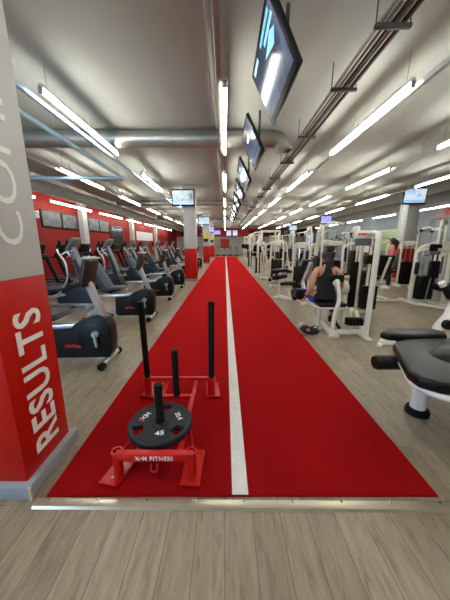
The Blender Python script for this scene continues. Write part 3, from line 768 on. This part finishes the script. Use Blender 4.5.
def make_cable():
    t = thing('cable_tower', 'm', 'cable machine')
    weight_tower(t, 0, 0, 'y', 2.2, .6)
    for s in (-1, 1):
        ar = G().tube([(.05, s*.3, 1.9), (.25, s*.42, 2.0), (.42, s*.5, 1.95)], .03, 10, .05).done('pulley_arm', 'cream', t)
        G().tube([(.42, s*.5-.015, 1.9), (.42, s*.5+.015, 1.9)], .05, 14).done('pulley_wheel', 'black', ar)
        G().tube([(.42, s*.5, 1.86), (.44, s*.5, 1.3)], .005, 6).tube([(.44, s*.5-.07, 1.26), (.44, s*.5, 1.32), (.44, s*.5+.07, 1.26)], .012, 8).done('cable_handle', 'black', ar)
    G().bar((-.3, -.35, .04), (.6, -.35, .04), .08, .06).bar((-.3, .35, .04), (.6, .35, .04), .08, .06).bar((.1, -.35, .04), (.1, .35, .04), .07, .05).done('base_frame', 'cream', t)
    return t
def make_ab():
    """angled back pad on a white zigzag frame, seat and thigh rollers"""
    t = thing('angled_bench_machine', 'm', 'strength machine')
    G().bar((-.36, -.28, .03), (-.36, .28, .03), .09, .06).bar((-.36, 0, .05), (.62, 0, .05), .08, .07).bar((.58, -.2, .03), (.58, .2, .03), .09, .06).bar((-.34, 0, .05), (-.16, 0, .52), .09, .08, .004, V((1, 0, 0))).done('base_frame', 'white_metal', t)
    z = [(-.17, .50), (-.10, .50), (-.12, .60), (-.17, .62), (-.17, .72), (-.22, .74), (-.22, .84), (-.27, .86), (-.27, .96), (-.31, .98), (-.31, 1.06), (-.38, 1.06), (-.36, .9), (-.31, .78), (-.26, .66)]
    G().prism(z, -.05, .05, 'y', .006).done('back_spine', 'white_metal', t)
    G().box((-.19, 0, .80), (.09, .42, .66), (0, -.33, 0), .035, 3).done('back_pad', 'vinyl', t)
    G().box((-.335, .0, .80), (.03, .12, .46), (0, -.33, 0), .01).done('spine_cover', 'postpink', t)
    G().box((.16, 0, .47), (.50, .40, .09), (0, .15, 0), .035, 3).done('seat', 'vinyl', t)
    G().tube([(.2, 0, .06), (.2, 0, .44)], .04, 12).tube([(.56, 0, .06), (.56, 0, .72)], .036, 12).done('seat_post', 'cream', t)
    rollers(t, (.55, 0, .60), .56, .065); rollers(t, (.60, 0, .76), .56, .065)
    weight_tower(t, .35, -.72, 'x', 1.5, .5)
    return t
press, legext, pulldown, rowm, rack, cable, ab = make_press(), make_legext(), make_pulldown(), make_row(), make_rack(), make_cable(), make_ab()
kindword = {press: 'white seated press machine', legext: 'white leg extension machine', pulldown: 'white lat pulldown tower', rowm: 'white seated row machine', rack: 'white squat rack with barbell', cable: 'tall white cable tower', ab: 'white angled bench machine'}
# position lists: row beside turf, then rows farther right
turfrow = [(ab, 1.88, 6.60, 2.3), (legext, 2.1, 8.85, 3.0), (press, 2.2, 10.6, 2.6), (rowm, 2.4, 12.2, 3.1), (rack, 2.3, 13.8, PI), (pulldown, 2.3, 15.9, PI), (press, 2.3, 17.8, PI), (rack, 2.3, 20.0, PI), (cable, 2.2, 22.2, PI), (rack, 2.3, 24.6, PI), (press, 2.3, 27.0, PI)]
row2 = [(pulldown, 3.95, 8.75, PI), (press, 4.0, 10.3, PI), (cable, 3.8, 11.9, PI), (legext, 3.9, 13.8, PI), (cable, 4.0, 15.6, PI), (rowm, 4.1, 17.6, PI), (cable, 4.1, 20.0, PI), (rack, 4.4, 22.6, PI)]
row3 = [(legext, 4.25, 7.25, PI/2), (press, 6.2, 9.6, PI), (cable, 5.7, 11.5, PI), (pulldown, 5.8, 13.7, PI), (press, 5.9, 16.0, PI), (cable, 6.0, 18.2, PI), (pulldown, 6.0, 21.0, PI)]
row4 = [(cable, 6.9, 8.35, 2.2), (press, 8.8, 10.6, 2.8), (cable, 9.2, 12.8, PI), (pulldown, 9.2, 15.2, PI), (press, 9.4, 17.6, PI), (cable, 9.4, 20.2, PI)]
for rowl, nm in ((turfrow, 'the turf side row'), (row2, 'the second machine row'), (row3, 'the third machine row'), (row4, 'the row nearest the blue wall')):
    for i, (p, x, y, rz) in enumerate(rowl):
        place(p, USED, (x, y, 0), rz, '%s, %s from the near end of %s' % (kindword[p], ORD[i], nm), 'white strength machines in ' + nm)

# --- hero: hip machine with the seated woman
HX, HY = 1.78, 4.22
t = thing('hip_machine', 'white hip machine the woman in black sits on, with tall arched weight tower', 'strength machine', (HX, HY, 0))
g = G()
g.bar((-.02, -.30, .05), (.02, .50, .05), .07, .07).bar((-.09, -.31, .03), (.06, -.31, .03), .07, .05).bar((-.02, -.22, .07), (.54, -.19, .07), .06, .06)
g.bar((-.12, .12, .03), (-.12, .12, .46), .05, .05).bar((-.18, .12, .025), (-.06, .12, .025), .06, .045)
g.done('base_frame', 'cream', t)
G().tube([(-.26, .30, .49), (-.26, -.14, .455), (.26, -.14, .455), (.26, .30, .49)], .020, 10, .12).done('seat_frame', 'cream', t)
G().box((0, .06, .505), (.46, .44, .07), bev=.03, seg=3).done('seat', 'vinyl', t)
G().tube([(.0, -.20, .08), (-.02, -.27, .38), (.05, -.27, .66), (.0, -.20, .90)], .034, 12, .2).done('back_support', 'cream', t)
G().ball((.0, -.19, .89), .06, (1, .6, 1)).done('support_hub', 'cream', t)
G().box((.0, -.17, .955), (.24, .06, .13), (.05, 0, 0), .03, 3).done('back_pad', 'vinyl', t)
G().bar((.10, -.24, .14), (.02, -.05, .30), .05, .03).done('pivot_strut', 'black', t)
fp = G()
for i in range(4): fp.box((.22+.06*i, -.30, .27), (.045, .10, .11), bev=.012)
fp.box((.31, -.25, .27), (.27, .05, .12), bev=.01)
fp.done('peg_block', 'rubber', t)
G().bar((.30, -.20, .06), (.27, -.18, .44), .04, .03, .004, V((1, 0, 0))).done('peg_post', 'cream', t)
tw = G().tube([(.49, -.32, 0), (.51, -.32, 1.64), (.86, .49, 1.69), (1.12, 1.30, 1.64), (1.12, 1.30, 0)], .042, 12, .16)
tw.bar((.49, -.46, .02), (.49, -.18, .02), .10, .035).bar((1.12, 1.1, .02), (1.12, 1.5, .02), .10, .035).bar((.49, -.32, .05), (1.12, 1.3, .05), .07, .06)
tw.done('tower_frame', 'cream', t)
G().tube([(.86, 1.5, .1), (.82, 1.5, 1.44), (1.0, 1.5, 1.50), (1.10, 1.42, 1.50)], .028, 10, .12).done('inner_arch', 'white_metal', t)
st = G()
for i in range(9): st.box((1.27, 1.12, .16+.055*i), (.30, .16, .049), bev=.003, seg=1)
st.done('weight_stack', 'black', t)
G().box((1.02, 1.28, .62), (.20, .012, 1.0), bev=.004).done('shroud', 'black', t)
G().box((1.27, 1.10, 1.18), (.32, .16, .18), bev=.01).done('selector_carriage', 'black', t)
for k_ in (-.08, .08): G().cyl((1.27+k_, 1.12, .1), (1.27+k_, 1.12, 1.6), .012, seg=8).done('guide_rod', 'chrome', t)
G().bar((1.05, 1.12, 1.62), (1.42, 1.12, 1.62), .06, .05).bar((1.05, 1.12, .06), (1.42, 1.12, .06), .06, .05).done('rod_bracket', 'cream', t)
G().cyl((1.27, 1.12, .62), (1.27, 1.12, 1.6), .005, seg=6).done('cable', 'black', t)
hd = G().box((0, 0, 0), (.34, .08, .15), bev=.012).done('header_plate', 'cream', t, (.86, .78, 1.665))
mk = G()
for i in range(5): mk.prism([(-.13+.05*i, -.015), (-.09+.05*i, -.015), (-.08+.05*i, .025), (-.12+.05*i, .025)], -.045, -.039, 'y')
mk.done('red_mark', 'redtrim', hd)
G().box((0, 0, -.14), (.30, .05, .13), bev=.006).done('placard', 'grey', hd)
for s in (-1, 1):
    th = G().tube([(s*.10, .34, .10), (s*.16, .40, .36), (s*.30, .55, .52)], .026, 10, .08).done('thigh_lever', 'cream', t)
    G().box((s*.37, .42, .58), (.07, .22, .22), (0, 0, -s*.5), .03, 3).done('thigh_pad', 'vinyl', th)
G().ball((.30, .16, .74), .10, (.8, 1, 1.3)).done('cam_cover', 'cream', t)
G().bar((.30, .16, .1), (.30, .16, .7), .06, .06).done('cam_post', 'cream', t)

# --- hero: leg curl bench at the right edge
t = thing('leg_curl_bench', 'leg curl bench with black pads, half cut by the right edge of view', 'strength machine', (1.75, 2.0, 0))
def B(x, y, z): return (x-1.75, y-2.0, z)
def B2(x, y): return (x-1.75, y-2.0)
G().prism([B2(*p) for p in ((1.57, 2.20), (1.51, 2.15), (1.30, 1.66), (1.30, 1.55), (1.39, 1.47), (1.60, 1.43), (2.25, 1.40), (2.25, 2.30), (1.70, 2.26))], .545, .63, 'z', .025).done('thigh_pad', 'vinyl', t)
ht = G().ball(B(1.98, 1.86, .60), .26, (1.35, .85, .42), 24, 14).done('raised_pad', 'vinyl', t)
G().prism([B2(*p) for p in ((1.53, 2.38), (1.58, 2.31), (1.80, 2.28), (2.12, 2.30), (2.18, 2.40), (2.12, 2.50), (1.66, 2.50))], .58, .655, 'z', .028).done('hip_pad', 'vinyl', t)
la = G().tube([B(1.50, 2.02, .50), B(1.58, 1.96, .50), B(1.62, 1.86, .46)], .022, 10, .05).done('lever_arm', 'chrome', t)
rollers(la, B(1.415, 2.02, .505), .27, .062, 'x')
G().tube([B(1.50, 1.95, .53), B(1.66, 1.72, .53)], .02, 10).done('pad_bracket', 'black', t)
G().tube([B(1.74, 2.04, .06), B(1.73, 2.03, .30), B(1.68, 1.98, .50)], .062, 18, .1).done('front_leg', 'white_metal', t)
G().lathe([(0, 0), (.092, 0), (.095, .03), (.085, .055), (.06, .06), (0, .06)], B(1.74, 2.04, 0), 28).done('rubber_foot', 'rubber', t)
G().tube([B(1.66, 1.98, .50), B(1.72, 1.72, .46), B(1.92, 1.64, .44), B(2.3, 1.62, .44)], .045, 14, .1).bar(B(1.66, 1.98, .50), B(2.3, 2.0, .48), .1, .06).tube([B(1.50, 2.05, .53), B(1.315, 1.62, .53), B(1.40, 1.46, .53), B(1.6, 1.415, .53), B(2.25, 1.385, .53)], .02, 10, .06).done('pad_frame', 'white_metal', t)
G().cyl(B(1.80, 1.88, .30), B(2.3, 1.88, .30), .016).done('adjust_rod', 'chrome', t)
G().ball(B(1.79, 1.88, .30), .026).done('rod_end', 'black', t)
G().tube([B(2.3, 1.9, .48), B(2.42, 1.9, .3), B(2.42, 1.9, .06)], .062, 18, .1).done('rear_leg', 'white_metal', t)
G().lathe([(0, 0), (.092, 0), (.095, .03), (.085, .055), (.06, .06), (0, .06)], B(2.42, 1.9, 0), 28).done('rubber_foot', 'rubber', t)
# neighbour machine behind it
t = thing('arm_curl_machine', 'white machine with round black knob, behind the leg curl bench', 'strength machine', (2.88, 2.95, 0))
G().prism([(-.36, .22), (-.30, .52), (-.20, .66), (-.12, .90), (.1, .92), (.25, .6), (.2, .1), (-.05, .1)], -.09, .09, 'y', .03).done('body', 'white_metal', t)
G().cyl((-.30, -.10, .58), (-.30, -.15, .58), .055, seg=20).done('knob', 'black', t)
G().tube([(-.12, -.14, .98), (-.06, -.14, .76)], .075, 18).done('roller_pad', 'vinyl', t)
lv = G().tube([(-.24, -.02, .88), (-.34, -.02, 1.02)], .035, 12).done('lever', 'black', t)
G().tube([(-.34, -.02, 1.02), (-.37, -.02, 1.06)], .037, 12).done('lever_cap', 'white_metal', lv)
G().bar((-.55, .65, .05), (.1, 0, .3), .06, .05).bar((-.35, .9, .05), (.1, .05, .25), .06, .05).bar((-.62, .55, .03), (-.25, 1.0, .03), .07, .05).bar((-.05, -.3, .03), (-.05, .3, .03), .1, .06).bar((.05, 0, .03), (.05, 0, .2), .1, .1).done('base_frame', 'cream', t)
sp = G().tube([(-.50, .24, .10), (-.58, .30, .34)], .03, 10).done('side_peg', 'cream', t)
G().tube([(-.515, .25, .15), (-.57, .29, .30)], .042, 12).done('peg_grip', 'rubber', sp)

# --- hero: arched pectoral machine right of centre
t = thing('pec_fly_machine', 'broad white arched machine with black weight shroud near the right edge', 'strength machine', (5.19, 6.45, 0))
G().tube([(-.42, 0, 0), (-.40, 0, 1.30), (-.26, 0, 1.44), (.30, 0, 1.44), (.44, 0, 1.28), (.46, 0, 0)], .055, 14, .14).bar((-.42, -.35, .03), (-.42, .35, .03), .1, .06).bar((.46, -.35, .03), (.46, .35, .03), .1, .06).bar((-.42, 0, .05), (.46, 0, .05), .08, .07).bar((-.42, -.3, .05), (.0, -1.05, .05), .07, .06).bar((.0, -.1, .05), (.25, -1.0, .05), .07, .06).bar((-.2, -1.05, .03), (.45, -1.02, .03), .08, .05).done('tower_frame', 'cream', t)
G().box((-.02, -.06, 1.40), (.28, .06, .17), bev=.012).done('header_plate', 'black', t)
G().box((-.02, -.07, 1.27), (.26, .03, .08), bev=.006).done('placard', 'grey', t)
G().prism([(-.34, .12), (.04, .12), (.04, .62), (-.02, .70), (-.24, .70), (-.34, .58)], -.14, -.10, 'y', .01).done('shroud', 'black', t)
G().prism([(-.34, .12), (.04, .12), (.04, .62), (-.02, .70), (-.24, .70), (-.34, .58)], .10, .14, 'y', .01).done('shroud', 'black', t)
st = G()
for i in range(12): st.box((-.14, 0, .14+.048*i), (.30, .15, .042), bev=.003, seg=1)
st.done('weight_stack', 'black', t)
for k_ in (-.20, -.08): G().cyl((k_, 0, .1), (k_, 0, 1.4), .012, seg=8).done('guide_rod', 'chrome', t)
G().cyl((-.14, -.16, .14), (-.09, -.16, .66), .014, seg=8).done('shroud_strip', 'silver', t)
G().bar((.24, -.05, .05), (.20, -.05, 1.36), .15, .08, .01, V((0, 1, 0))).done('spine', 'cream', t)
G().box((.17, -.1, .98), (.05, .02, .42), bev=.004).done('dark_decal', 'grey', t)
G().box((.06, -.04, .86), (.26, .10, .44), bev=.03, seg=3).done('back_pad', 'vinyl', t)
G().box((.18, -.34, .46), (.48, .44, .16), (0, 0, .1), .05, 3).done('seat', 'vinyl', t)
G().bar((.18, -.34, .06), (.18, -.34, .4), .09, .09).bar((.18, -.34, .05), (.2, 0, .05), .08, .07).done('seat_post', 'cream', t)
for s in (-1, 1):
    ar = G().tube([(s*.12-.1, -.1, 1.36), (s*.52, -.12, 1.30), (s*.58, -.28, .95)], .03, 10, .1).done('fly_arm', 'cream', t)
    G().box((s*.58, -.30, .92), (.07, .10, .30), bev=.03, seg=3).done('arm_pad', 'vinyl', ar)

# small things on the floor
t = thing('gym_pouch', 'small black gym pouch with a round pink patch by the turf', 'pouch', (1.43, 4.10, 0), -.5)
G().ball((0, 0, .065), .14, (1.15, .62, .46), 20, 12).ball((-.07, .02, .085), .07, (1, .9, .8)).done('pouch_body', 'blackcloth', t)
G().ball((-.01, -.068, .085), .034, (1, .6, 1), 14, 10).done('pink_patch', 'pinkcloth', t)
G().tube([(.10, .02, .10), (.14, .06, .14), (.06, .08, .13), (.0, .06, .11)], .008, 6, .03).done('strap', 'blackcloth', t)
t = thing('water_bottle', 'small clear bottle lying on the floor beside the black pouch', 'bottle', (1.39, 4.50, .035), .9)
G().tube([(-.09, 0, 0), (-.085, 0, 0), (.03, 0, 0), (.055, 0, 0), (.075, 0, .005)], [.02, .034, .034, .03, .014], 16).done('bottle_body', 'clear', t)
G().tube([(.072, 0, .005), (.095, 0, .006)], .016, 14).done('cap', 'whiteletter', t)

# spin bikes at the far end of the turf
def make_spin():
    t = thing('spin_bike', 's', 'exercise bike')
    G().bar((-.45, 0, .12), (.5, 0, .2), .06, .08).bar((-.5, -.28, .04), (-.5, .28, .04), .07, .06).bar((.55, -.28, .04), (.55, .28, .04), .07, .06).bar((-.5, 0, .05), (-.40, 0, .2), .06, .06).bar((.55, 0, .05), (.4, 0, .3), .06, .06).bar((-.2, 0, .15), (-.32, 0, .9), .05, .06).bar((.2, 0, .2), (.42, 0, 1.0), .05, .06).done('frame', 'black', t)
    G().tube([(.35, -.03, .3), (.35, .03, .3)], .24, 28).done('flywheel', 'silver', t)
    G().box((-.34, 0, .95), (.28, .18, .07), bev=.03, seg=3).done('saddle', 'vinyl', t)
    G().tube([(.42, 0, 1.0), (.42, -.2, 1.05), (.68, -.2, 1.12)], .018, 8, .05).tube([(.42, 0, 1.0), (.42, .2, 1.05), (.68, .2, 1.12)], .018, 8, .05).done('handlebar', 'black', t)
    return t
spin = make_spin()
for i, x in enumerate((-1.6, -.85, -.1, .65, 1.4)):
    place(spin, USED, (x, 32.0+.3*(i % 2), 0), -PI/2, 'black spin bike across the end of the turf, %s from the left' % ORD[i], 'spin bikes at the turf end')

# ------------------------------------------------------------------ people
def skin_mesh(name, m, parent, chains, sub=2, root=0):
    """chains: list of (list of (x,y,z,r), attach) where attach = index of a vertex already placed"""
    vs, es, rs = [], [], []
    for pts, att in chains:
        prev = att
        for (x, y, z, r) in pts:
            vs.append((x, y, z)); rs.append(r); i = len(vs)-1
            if prev is not None: es.append((prev, i))
            prev = i
    me = bpy.data.meshes.new(name); me.from_pydata(vs, es, []); o = bpy.data.objects.new(name, me); C.objects.link(o)
    md = o.modifiers.new('skin', 'SKIN'); md.use_smooth_shade = True
    sv = me.skin_vertices[0].data
    heads = set(); n0 = 0
    for pts, att in chains:
        if att is None: heads.add(n0)
        n0 += len(pts)
    for i, r in enumerate(rs):
        sv[i].radius = r if isinstance(r, tuple) else (r, r); sv[i].use_root = i in heads
    s2 = o.modifiers.new('sub', 'SUBSURF'); s2.levels = sub; s2.render_levels = sub
    dg = bpy.context.evaluated_depsgraph_get()
    nm = bpy.data.meshes.new_from_object(o.evaluated_get(dg))
    bpy.data.objects.remove(o)
    for p in nm.polygons: p.use_smooth = True
    nm.materials.clear(); nm.materials.append(M[m])
    ob = bpy.data.objects.new(name, nm); C.objects.link(ob); ob.parent = parent
    return ob
def fingers(w, d, side, rad=.0085):
    """five short finger chains from a wrist point w along direction d"""
    w, d = V(w), V(d).normalized(); sd = V(side).normalized(); nrm = d.cross(sd)
    out = []
    for k_, (o_, L) in enumerate(((-.030, .066), (-.010, .078), (.010, .074), (.028, .058))):
        b = w+d*.065+sd*o_
        p = [b, b+d*L*.45-nrm*.006, b+d*L*.8-nrm*.02, b+d*L-nrm*.036]
        out.append(([(*q, rad*(1-.12*i)) for i, q in enumerate(p)], None))
    b = w+d*.02-sd*.02
    p = [b, b+d*.02-sd*.03, b+d*.045-sd*.045-nrm*.01]
    out.append(([(*q, rad*1.1) for q in p], None))
    return out

pw = thing('person', 'woman in black racerback top and blue leggings seated with back to camera', 'person', (HX-.07, HY, 0))
pw.scale = (1.14, 1.06, 1.0)
# local frame: faces +Y, pelvis over the seat
body = [
 ([(0, .06, .62, (.15, .105)), (0, .05, .74, (.125, .09)), (0, .07, .86, (.118, .085)), (0, .08, .98, (.135, .088)), (0, .07, 1.07, (.12, .07)), (0, .06, 1.12, (.055, .05)), (0, .07, 1.18, (.048, .048))], None),
 ([(-.135, .06, 1.075, .052), (-.185, .03, 1.03, .046), (-.225, -.03, .86, .040), (-.235, .0, .77, .036), (-.25, .09, .655, .028), (-.262, .13, .60, .022), (-.268, .15, .565, (.030, .016))], 4),
 ([(.135, .06, 1.075, .052), (.185, .03, 1.03, .046), (.215, .0, .86, .040), (.22, .05, .77, .036), (.235, .15, .655, .028), (.242, .19, .605, .022), (.246, .21, .57, (.030, .016))], 4),
 ([(-.10, .12, .60, .085), (-.17, .34, .60, .075), (-.23, .52, .62, .060), (-.23, .58, .60, .056), (-.225, .74, .54, .050), (-.22, .90, .46, .036), (-.22, .97, .43, .032), (-.225, 1.02, .48, .026)], 0),
 ([(.10, .12, .60, .085), (.22, .36, .60, .075), (.31, .54, .58, .058), (.32, .58, .46, .052), (.33, .58, .30, .048), (.34, .60, .16, .034), (.35, .62, .09, .03), (.37, .72, .06, .026)], 0),
]
hands = fingers((-.262, .13, .60), (-.1, .35, -.55), (.2, .9, .3)) + fingers((.242, .19, .605), (.1, .35, -.55), (-.2, .9, .3))
bd = skin_mesh('body', 'skin', pw, body+hands)
# head with face
def head(parent, c, r, face, hairm='hair'):
    """c: centre, face: yaw of the face about Z (0 = +Y)"""
    h_ = G().ball((0, 0, 0), r, (.80, .95, 1.18), 24, 18).ball((0, .35*r, -.45*r), r*.62, (.85, .8, .95), 18, 12)
    h_.prism([(.86*r, .12*r), (1.12*r, -.22*r), (.86*r, -.26*r)], -.10*r, .10*r, 'x', .01)
    for s in (-1, 1): h_.ball((s*.80*r, 0, -.05*r), r*.2, (.4, .8, 1.2), 10, 8)
    h_.ball((0, .84*r, -.55*r), r*.2, (1.3, .4, .35), 12, 8)
    o = h_.done('head', 'skin', parent, smooth=60)
    o.matrix_local = Matrix.Translation(V(c)) @ Matrix.Rotation(face, 4, 'Z')
    for s in (-1, 1): G().ball((s*.32*r, .82*r, .05*r), r*.11, (1.2, .6, .8), 10, 8).done('eye', 'eye', o)
    return o
hd_ = head(pw, (0, .085, 1.285), .092, .15)
hr = G().ball((0, -.012, .025), .100, (.86, .92, 1.12), 24, 18).ball((0, -.075, .125), .058, (1.05, 1, .85), 18, 12).ball((0, -.055, -.05), .072, (.95, .75, 1.1), 18, 12)
for i in range(9):
    a = -1.2+.3*i
    hr.tube([(.05*math.sin(a), -.08, -.08), (.06*math.sin(a), -.085, -.13-.03*(i % 3)), (.055*math.sin(a)+.006, -.07, -.17-.02*(i % 2))], [.014, .011, .004], 6)
for i in range(10):
    a = 2*PI*i/10
    hr.tube([(.04*math.cos(a), -.075+.03*math.sin(a), .13), (.055*math.cos(a), -.075+.05*math.sin(a), .165), (.02*math.cos(a+.8), -.075+.02*math.sin(a+.8), .178)], [.02, .018, .008], 6, .01)
hr.done('hair', 'hair', hd_)
# clothes
tank = [([(0, .055, .55, (.185, .13)), (0, .055, .62, (.178, .128)), (0, .05, .74, (.142, .108)), (0, .07, .86, (.134, .102)), (0, .075, .96, (.142, .105)), (0, .055, 1.03, (.10, .085)), (0, .05, 1.10, (.066, .066)), (0, .05, 1.135, (.062, .058))], None)]
skin_mesh('tank_top', 'blackcloth', pw, tank)
leg = [([(0, .06, .59, (.155, .10)), (0, .06, .64, (.14, .10))], None),
       ([(-.10, .12, .60, .094), (-.17, .34, .60, .080), (-.23, .52, .62, .066), (-.23, .58, .60, .062), (-.225, .74, .54, .056), (-.22, .89, .465, .041)], 0),
       ([(.10, .12, .60, .094), (.22, .36, .60, .082), (.31, .54, .58, .064), (.32, .58, .46, .058), (.33, .58, .30, .053), (.34, .60, .17, .039)], 0)]
skin_mesh('leggings', 'bluecloth', pw, leg)
G().ball((.36, .68, .055), .13, (.36, 1.0, .42), 18, 12, (0, 0, -.3)).box((.36, .68, .014), (.085, .25, .028), (0, 0, -.3), .012).done('shoe', 'black', pw)
G().ball((-.22, 1.0, .46), .13, (.36, 1.0, .42), 18, 12, (.85, 0, .05)).box((-.22, 1.025, .43), (.085, .25, .028), (.85, 0, .05), .012).done('shoe', 'black', pw)
G().tube([(-.262, .12, .615), (-.256, .105, .632)], .027, 14).done('wristband', 'black', pw)

# second woman in pink
pk = thing('person', 'distant woman with black hair and pink top standing among the machines', 'person', (5.47, 8.5, 0), 1.2)
body = [
 ([(0, 0, .92, (.15, .10)), (0, 0, 1.06, (.118, .085)), (0, 0, 1.18, (.125, .085)), (0, 0, 1.30, (.13, .085)), (0, 0, 1.36, (.11, .07)), (0, 0, 1.42, (.05, .05)), (0, .01, 1.47, (.046, .046))], None),
 ([(-.14, 0, 1.36, .048), (-.19, .02, 1.28, .044), (-.22, .05, 1.10, .038), (-.20, .22, .98, .030), (-.18, .30, .98, .022), (-.18, .34, .98, (.028, .015))], 4),
 ([(.14, 0, 1.36, .048), (.19, .02, 1.28, .044), (.22, .05, 1.10, .038), (.20, .22, .98, .030), (.18, .30, .98, .022), (.18, .34, .98, (.028, .015))], 4),
 ([(-.09, 0, .86, .09), (-.10, .01, .66, .075), (-.10, .01, .48, .055), (-.10, -.01, .30, .050), (-.10, -.01, .12, .034), (-.10, .0, .07, .032), (-.11, .10, .045, .026)], 0),
 ([(.09, 0, .86, .09), (.10, .01, .66, .075), (.10, .01, .48, .055), (.10, -.01, .30, .050), (.10, -.01, .12, .034), (.10, .0, .07, .032), (.11, .10, .045, .026)], 0)]
skin_mesh('body', 'skin', pk, body+fingers((-.18, .30, .98), (0, 1, -.1), (1, 0, 0))+fingers((.18, .30, .98), (0, 1, -.1), (-1, 0, 0)))
h2 = head(pk, (0, .02, 1.55), .092, 0.)
G().ball((0, -.015, .02), .102, (.86, .92, 1.14), 20, 14).ball((0, -.07, -.10), .07, (1, .7, 1.5), 16, 12).tube([(0, -.09, .05), (0, -.15, .0), (0, -.13, -.2), (0, -.11, -.28)], [.04, .05, .035, .01], 10, .05).done('hair', 'hair', h2)
skin_mesh('pink_top', 'pinkcloth', pk, [([(0, 0, .92, (.162, .112)), (0, 0, 1.06, (.130, .097)), (0, 0, 1.18, (.137, .097)), (0, 0, 1.30, (.138, .095)), (0, 0, 1.345, (.09, .07))], None), ([(-.07, 0, 1.39, .03), (-.08, .03, 1.405, .024)], 4), ([(.07, 0, 1.39, .03), (.08, .03, 1.405, .024)], 4)])
skin_mesh('leggings', 'blackcloth', pk, [([(0, 0, .90, (.165, .112)), (0, 0, .96, (.14, .10))], None),
 ([(-.09, 0, .84, .098), (-.10, .01, .66, .083), (-.10, .01, .48, .062), (-.10, -.01, .30, .056), (-.10, -.01, .13, .040)], 0),
 ([(.09, 0, .84, .098), (.10, .01, .66, .083), (.10, .01, .48, .062), (.10, -.01, .30, .056), (.10, -.01, .13, .040)], 0)])
for s in (-1, 1): G().ball((s*.105, .05, .05), .125, (.38, 1.0, .40), 18, 12).box((s*.105, .05, .014), (.085, .24, .028), None, .012).done('shoe', 'whiteletter', pk)

# ------------------------------------------------------------------ daylight, camera
w = bpy.data.worlds.new('World'); bpy.context.scene.world = w; w.use_nodes = True
bg = w.node_tree.nodes['Background']; bg.inputs[0].default_value = (.45, .72, 1, 1); bg.inputs[1].default_value = 9.

cam = bpy.data.cameras.new('Camera'); co = bpy.data.objects.new('Camera', cam); C.objects.link(co)
F = 255.; cam.sensor_fit = 'VERTICAL'; cam.sensor_height = 24.; cam.lens = 24.*F/600
cam.clip_start = .02; cam.clip_end = 200
co.location = (0, 0, 1.5); co.rotation_euler = (PI/2-math.atan(56.5/F), 0, 0)
sc = bpy.context.scene; sc.camera = co
sc.view_settings.view_transform = 'Standard'; sc.view_settings.look = 'None'; sc.view_settings.gamma = 1; sc.view_settings.use_curve_mapping = False
sc.view_settings.exposure = .95
sc.cycles.use_denoising = True
sc.cycles.max_bounces = 8; sc.cycles.diffuse_bounces = 5; sc.cycles.caustics_reflective = False; sc.cycles.caustics_refractive = False
sc.cycles.sample_clamp_indirect = 6.
